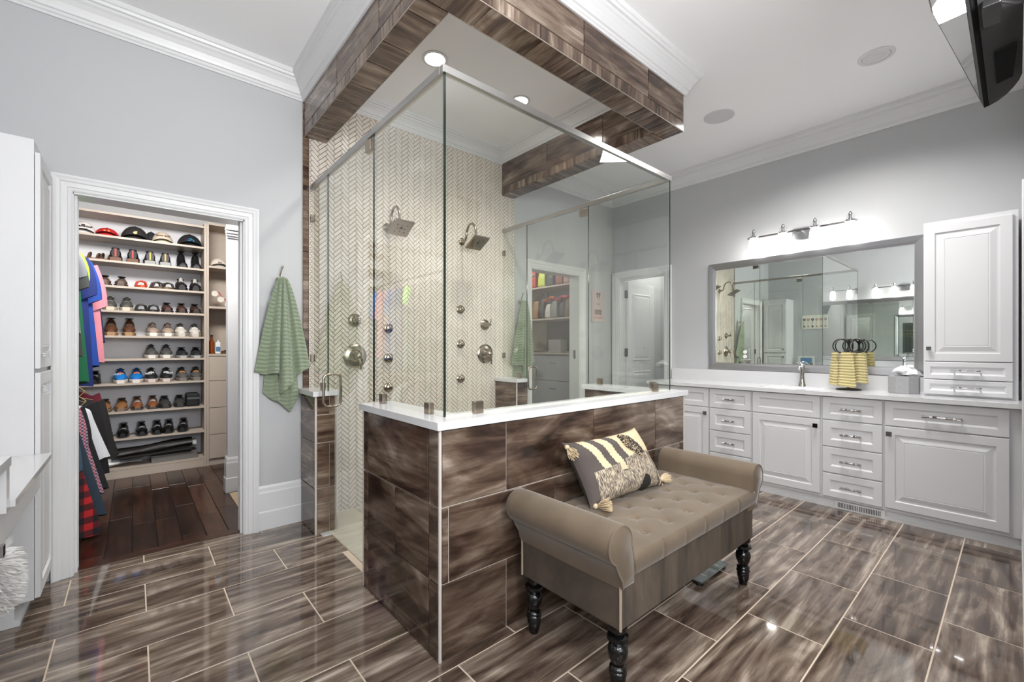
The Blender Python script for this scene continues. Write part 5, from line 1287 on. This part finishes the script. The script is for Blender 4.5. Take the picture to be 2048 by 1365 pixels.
for y, zt, zb2, hw_, m_, lab, sl, ln in (
        (3.98, .90, .03, .155, M['plaid1'], 'red and black buffalo plaid flannel shirt low in the left closet', (.42, .05, (62, 84, 104)), .17),
        (4.12, .90, .10, .175, (42, 56, 70), 'slate blue shirt beside the buffalo plaid flannel', None, .15),
        (4.30, .90, .20, .185, M['plaid2'], 'red and white small check shirt on the lower rod', (.30, .03, None), .12),
        (4.44, .90, .20, .20, (26, 26, 30), 'plain black jacket on the lower rod beside the white shirt', (.36, .03, None), .12),
        (4.58, .90, .40, .225, (212, 214, 218), 'white shirt between black jackets on the lower rod', None, .10),
        (4.76, .90, .26, .265, (22, 20, 22), 'black shirt with gold zigzag stripe on the lower rod', (.46, .05, None), .07),
        (4.94, .90, .34, .30, (32, 31, 31), 'charcoal jacket deepest on the lower rod', (.46, .045, None), .08),
        (5.12, .94, .30, .26, (104, 26, 44), 'dark red shirt behind the charcoal jacket', (.4, .03, None), .03)):
    g_ = garment(RX, y, zt, zb2, hw_, .034, m_, lab, sl, 'shirts and jackets on the lower closet rod', lean=ln)
    if 'zigzag' in lab:
        for k, (c_, off) in enumerate((((214, 190, 120), 0), ((190, 30, 40), .03))):
            b = MB(); pts = []
            for i in range(17): v = i/16; pts.append((RX+.17-off+(.035 if i % 2 else 0)*(1-k)+.05*v+.012*k*(i % 2), y-.040-.012*v, .95-.60*v))
            b.tube(pts, .0028 if k == 0 else .005, 5); b.build('zigzag_stripe', cm(c_, .6), g_)

# ================================================================ RIGHT CLOSET (handbags)
cf = sempty('floor'); MB().box(3.0, 5.0, 3.46, 5.9, -.05, -.001).build('subfloor', cm((44, 30, 24), .3), cf)
w = MB(); w.box(2.95, 3.05, YA+T, 5.95, 0, 2.8); w.box(2.95, 5.0, 5.85, 5.95, 0, 2.8); w.box(4.80, 4.92, YA+T, 5.95, 0, 2.8)
struct(w.build('wall_closet', M['wall'])); struct(MB().box(2.95, 4.92, YA+T, 5.95, 2.72, 2.8).build('ceiling', M['ceil']))
hb_ = thing('handbag_shelving', 'two open shelves of handbags above a grey dresser in the right closet', 'shelving', (4.57, 4.7, 0))
for z in (2.11, 1.66): MB().box(4.35, 4.79, 3.6, 5.84, z-.022, z).build('shelf', M['board'], hb_)
MB().box(4.36, 4.79, 4.72, 4.74, 1.205, 2.6).build('divider', M['board'], hb_); MB().box(4.785, 4.80, 3.6, 5.84, 1.2, 2.6).build('back_panel', cm((96, 100, 106)), hb_)
dr_ = thing('closet_dresser', 'grey dresser with chrome pulls under the handbag shelves', 'dresser', (4.57, 4.7, 0))
MB().box(4.37, 4.79, 3.7, 5.84, 0, 1.16).build('carcass', cm((150, 150, 154)), dr_); MB().box(4.34, 4.79, 3.7, 5.84, 1.16, 1.18).build('top', M['board'], dr_)
for yk in range(2):
    for z0, z1 in ((.80, 1.14), (.42, .79), (.04, .41)):
        o = MB().box(4.352, 4.37, 3.715+.9*yk, 4.60+.9*yk, z0, z1).build('drawer', cm((164, 164, 168)), dr_, bevel=.002); yc = 4.16+.9*yk
        MB().tube([(4.36, yc-.06, z1-.10), (4.33, yc-.06, z1-.10), (4.33, yc+.06, z1-.10), (4.36, yc+.06, z1-.10)], .004, 6).build('pull', M['chrome'], o)
def bag(y, z, w_, h, d, col, lab, x=4.42, hd_=True):
    t = thing('handbag', lab, 'handbag', (x, y, z), 'handbags on the closet shelves'); b = MB(); rs = []
    for q, k in ((0, .85), (.08, 1), (.5, .97), (.9, .8), (1, .62)):
        rs.append([(x+d/2*(k**2)*sx*e1, y+w_/2*k*sy*e2, z+.001+h*q) for sx, sy, e1, e2 in ((-1, -1, .7, 1), (-1, 0, 1, 1), (-1, 1, .7, 1), (1, 1, .7, 1), (1, 0, 1, 1), (1, -1, .7, 1))])
    b.rings(rs); b.build('bag_body', cm(col, .55), t, bevel=.006)
    if hd_: MB().tube([(x, y-w_*.25, z+h*.93)]+[(x-.01, y-w_*.25*cos(a), z+h*.95+h*.35*sin(a)) for a in [pi*k/8 for k in range(1, 8)]]+[(x, y+w_*.25, z+h*.93)], .006, 6).build('bag_handle', cm(tuple(int(v*.7) for v in col), .5), t, smooth=True)
for y, w_, h, c_, lab in ((4.62, .16, .30, (176, 52, 48), 'red handbag at the left end of the upper shelf'), (4.42, .14, .26, (196, 204, 84), 'lime yellow handbag beside the red one, upper shelf'), (4.26, .14, .22, (64, 66, 70), 'dark grey handbag on the upper shelf beside the lime one'),
                          (4.08, .13, .24, (150, 96, 90), 'dusty red handbag in the middle of the upper shelf'), (3.90, .20, .24, (176, 140, 130), 'large blush pink handbag at the right of the upper shelf')): bag(y, 2.11, w_, h, .14, c_, lab)
for y, w_, h, c_, lab in ((4.55, .13, .26, (150, 110, 76), 'tan handbag at the left end of the lower shelf'), (4.42, .09, .28, (70, 66, 64), 'tall charcoal tote on the lower shelf beside the tan bag'), (4.30, .10, .20, (196, 188, 180), 'pale grey handbag on the lower shelf'), (4.18, .12, .24, (130, 128, 126), 'mid grey handbag on the lower shelf'),
                          (4.05, .10, .20, (60, 58, 60), 'small black handbag on the lower shelf'), (3.90, .17, .26, (104, 92, 78), 'large khaki handbag at the right of the lower shelf')): bag(y, 1.66, w_, h, .14, c_, lab)
for y, z, c_, lab in ((4.28, 1.97, (190, 96, 60), 'folded orange clutch lying over the lower shelf bags'), (4.06, 1.965, (196, 70, 92), 'folded pink scarf lying over the lower shelf bags'), (3.88, 1.985, (200, 50, 70), 'striped red scarf over the khaki handbag')):
    b = MB(); rs = [[(4.43+.07*cos(a), y-.09+.18*q, z-.04+.022*sin(a)+.02*sin(q*5)) for a in [2*pi*k/12 for k in range(12)]] for q in [i/8 for i in range(9)]]
    tag(b.rings(rs).build('folded_scarf', cm(c_, .8), smooth=True), lab, 'scarf')
t = thing('jewelry_box', 'pale grey drawer style jewelry box on the closet dresser', 'jewelry box', (4.44, 4.17, 1.18)); MB().box(4.38, 4.50, 4.05, 4.285, 1.181, 1.36).build('case', cm((170, 170, 168)), t, bevel=.002)
for k in range(6): MB().box(4.374, 4.381, 4.058, 4.277, 1.186+.029*k, 1.211+.029*k).build('drawer', cm((150, 150, 149)), t)
tag(MB().lathe([(.001, 0), (.045, .02), (.055, .055), (.045, .09), (.001, .11)], (4.42, 3.83, 1.661), 'z', 18).build('white_pompom', M['fur'], smooth=True), 'round white fluffy ball at the right end of the lower handbag shelf', 'ornament')
# clothes at the left of the right closet and the red garment seen in the mirror
for k, (y, c_, lab) in enumerate(((5.35, (70, 46, 34), 'brown coat hanging in the far corner of the right closet'), (5.2, (150, 34, 40), 'red dress hanging in the right closet'), (5.5, (40, 40, 44), 'black coat deepest in the right closet'))):
    garment(3.40, y, 2.0, .6, .22, .04, c_, lab, None, 'coats hanging in the right closet')
t = thing('closet_rod', 'chrome hanging rod across the left wall of the right closet', 'rod', (3.40, 4.8, 2.06)); MB().tube([(3.40, 3.54, 2.06), (3.40, 5.84, 2.06)], .013, 10).build('tube', M['steel'], t, smooth=True)
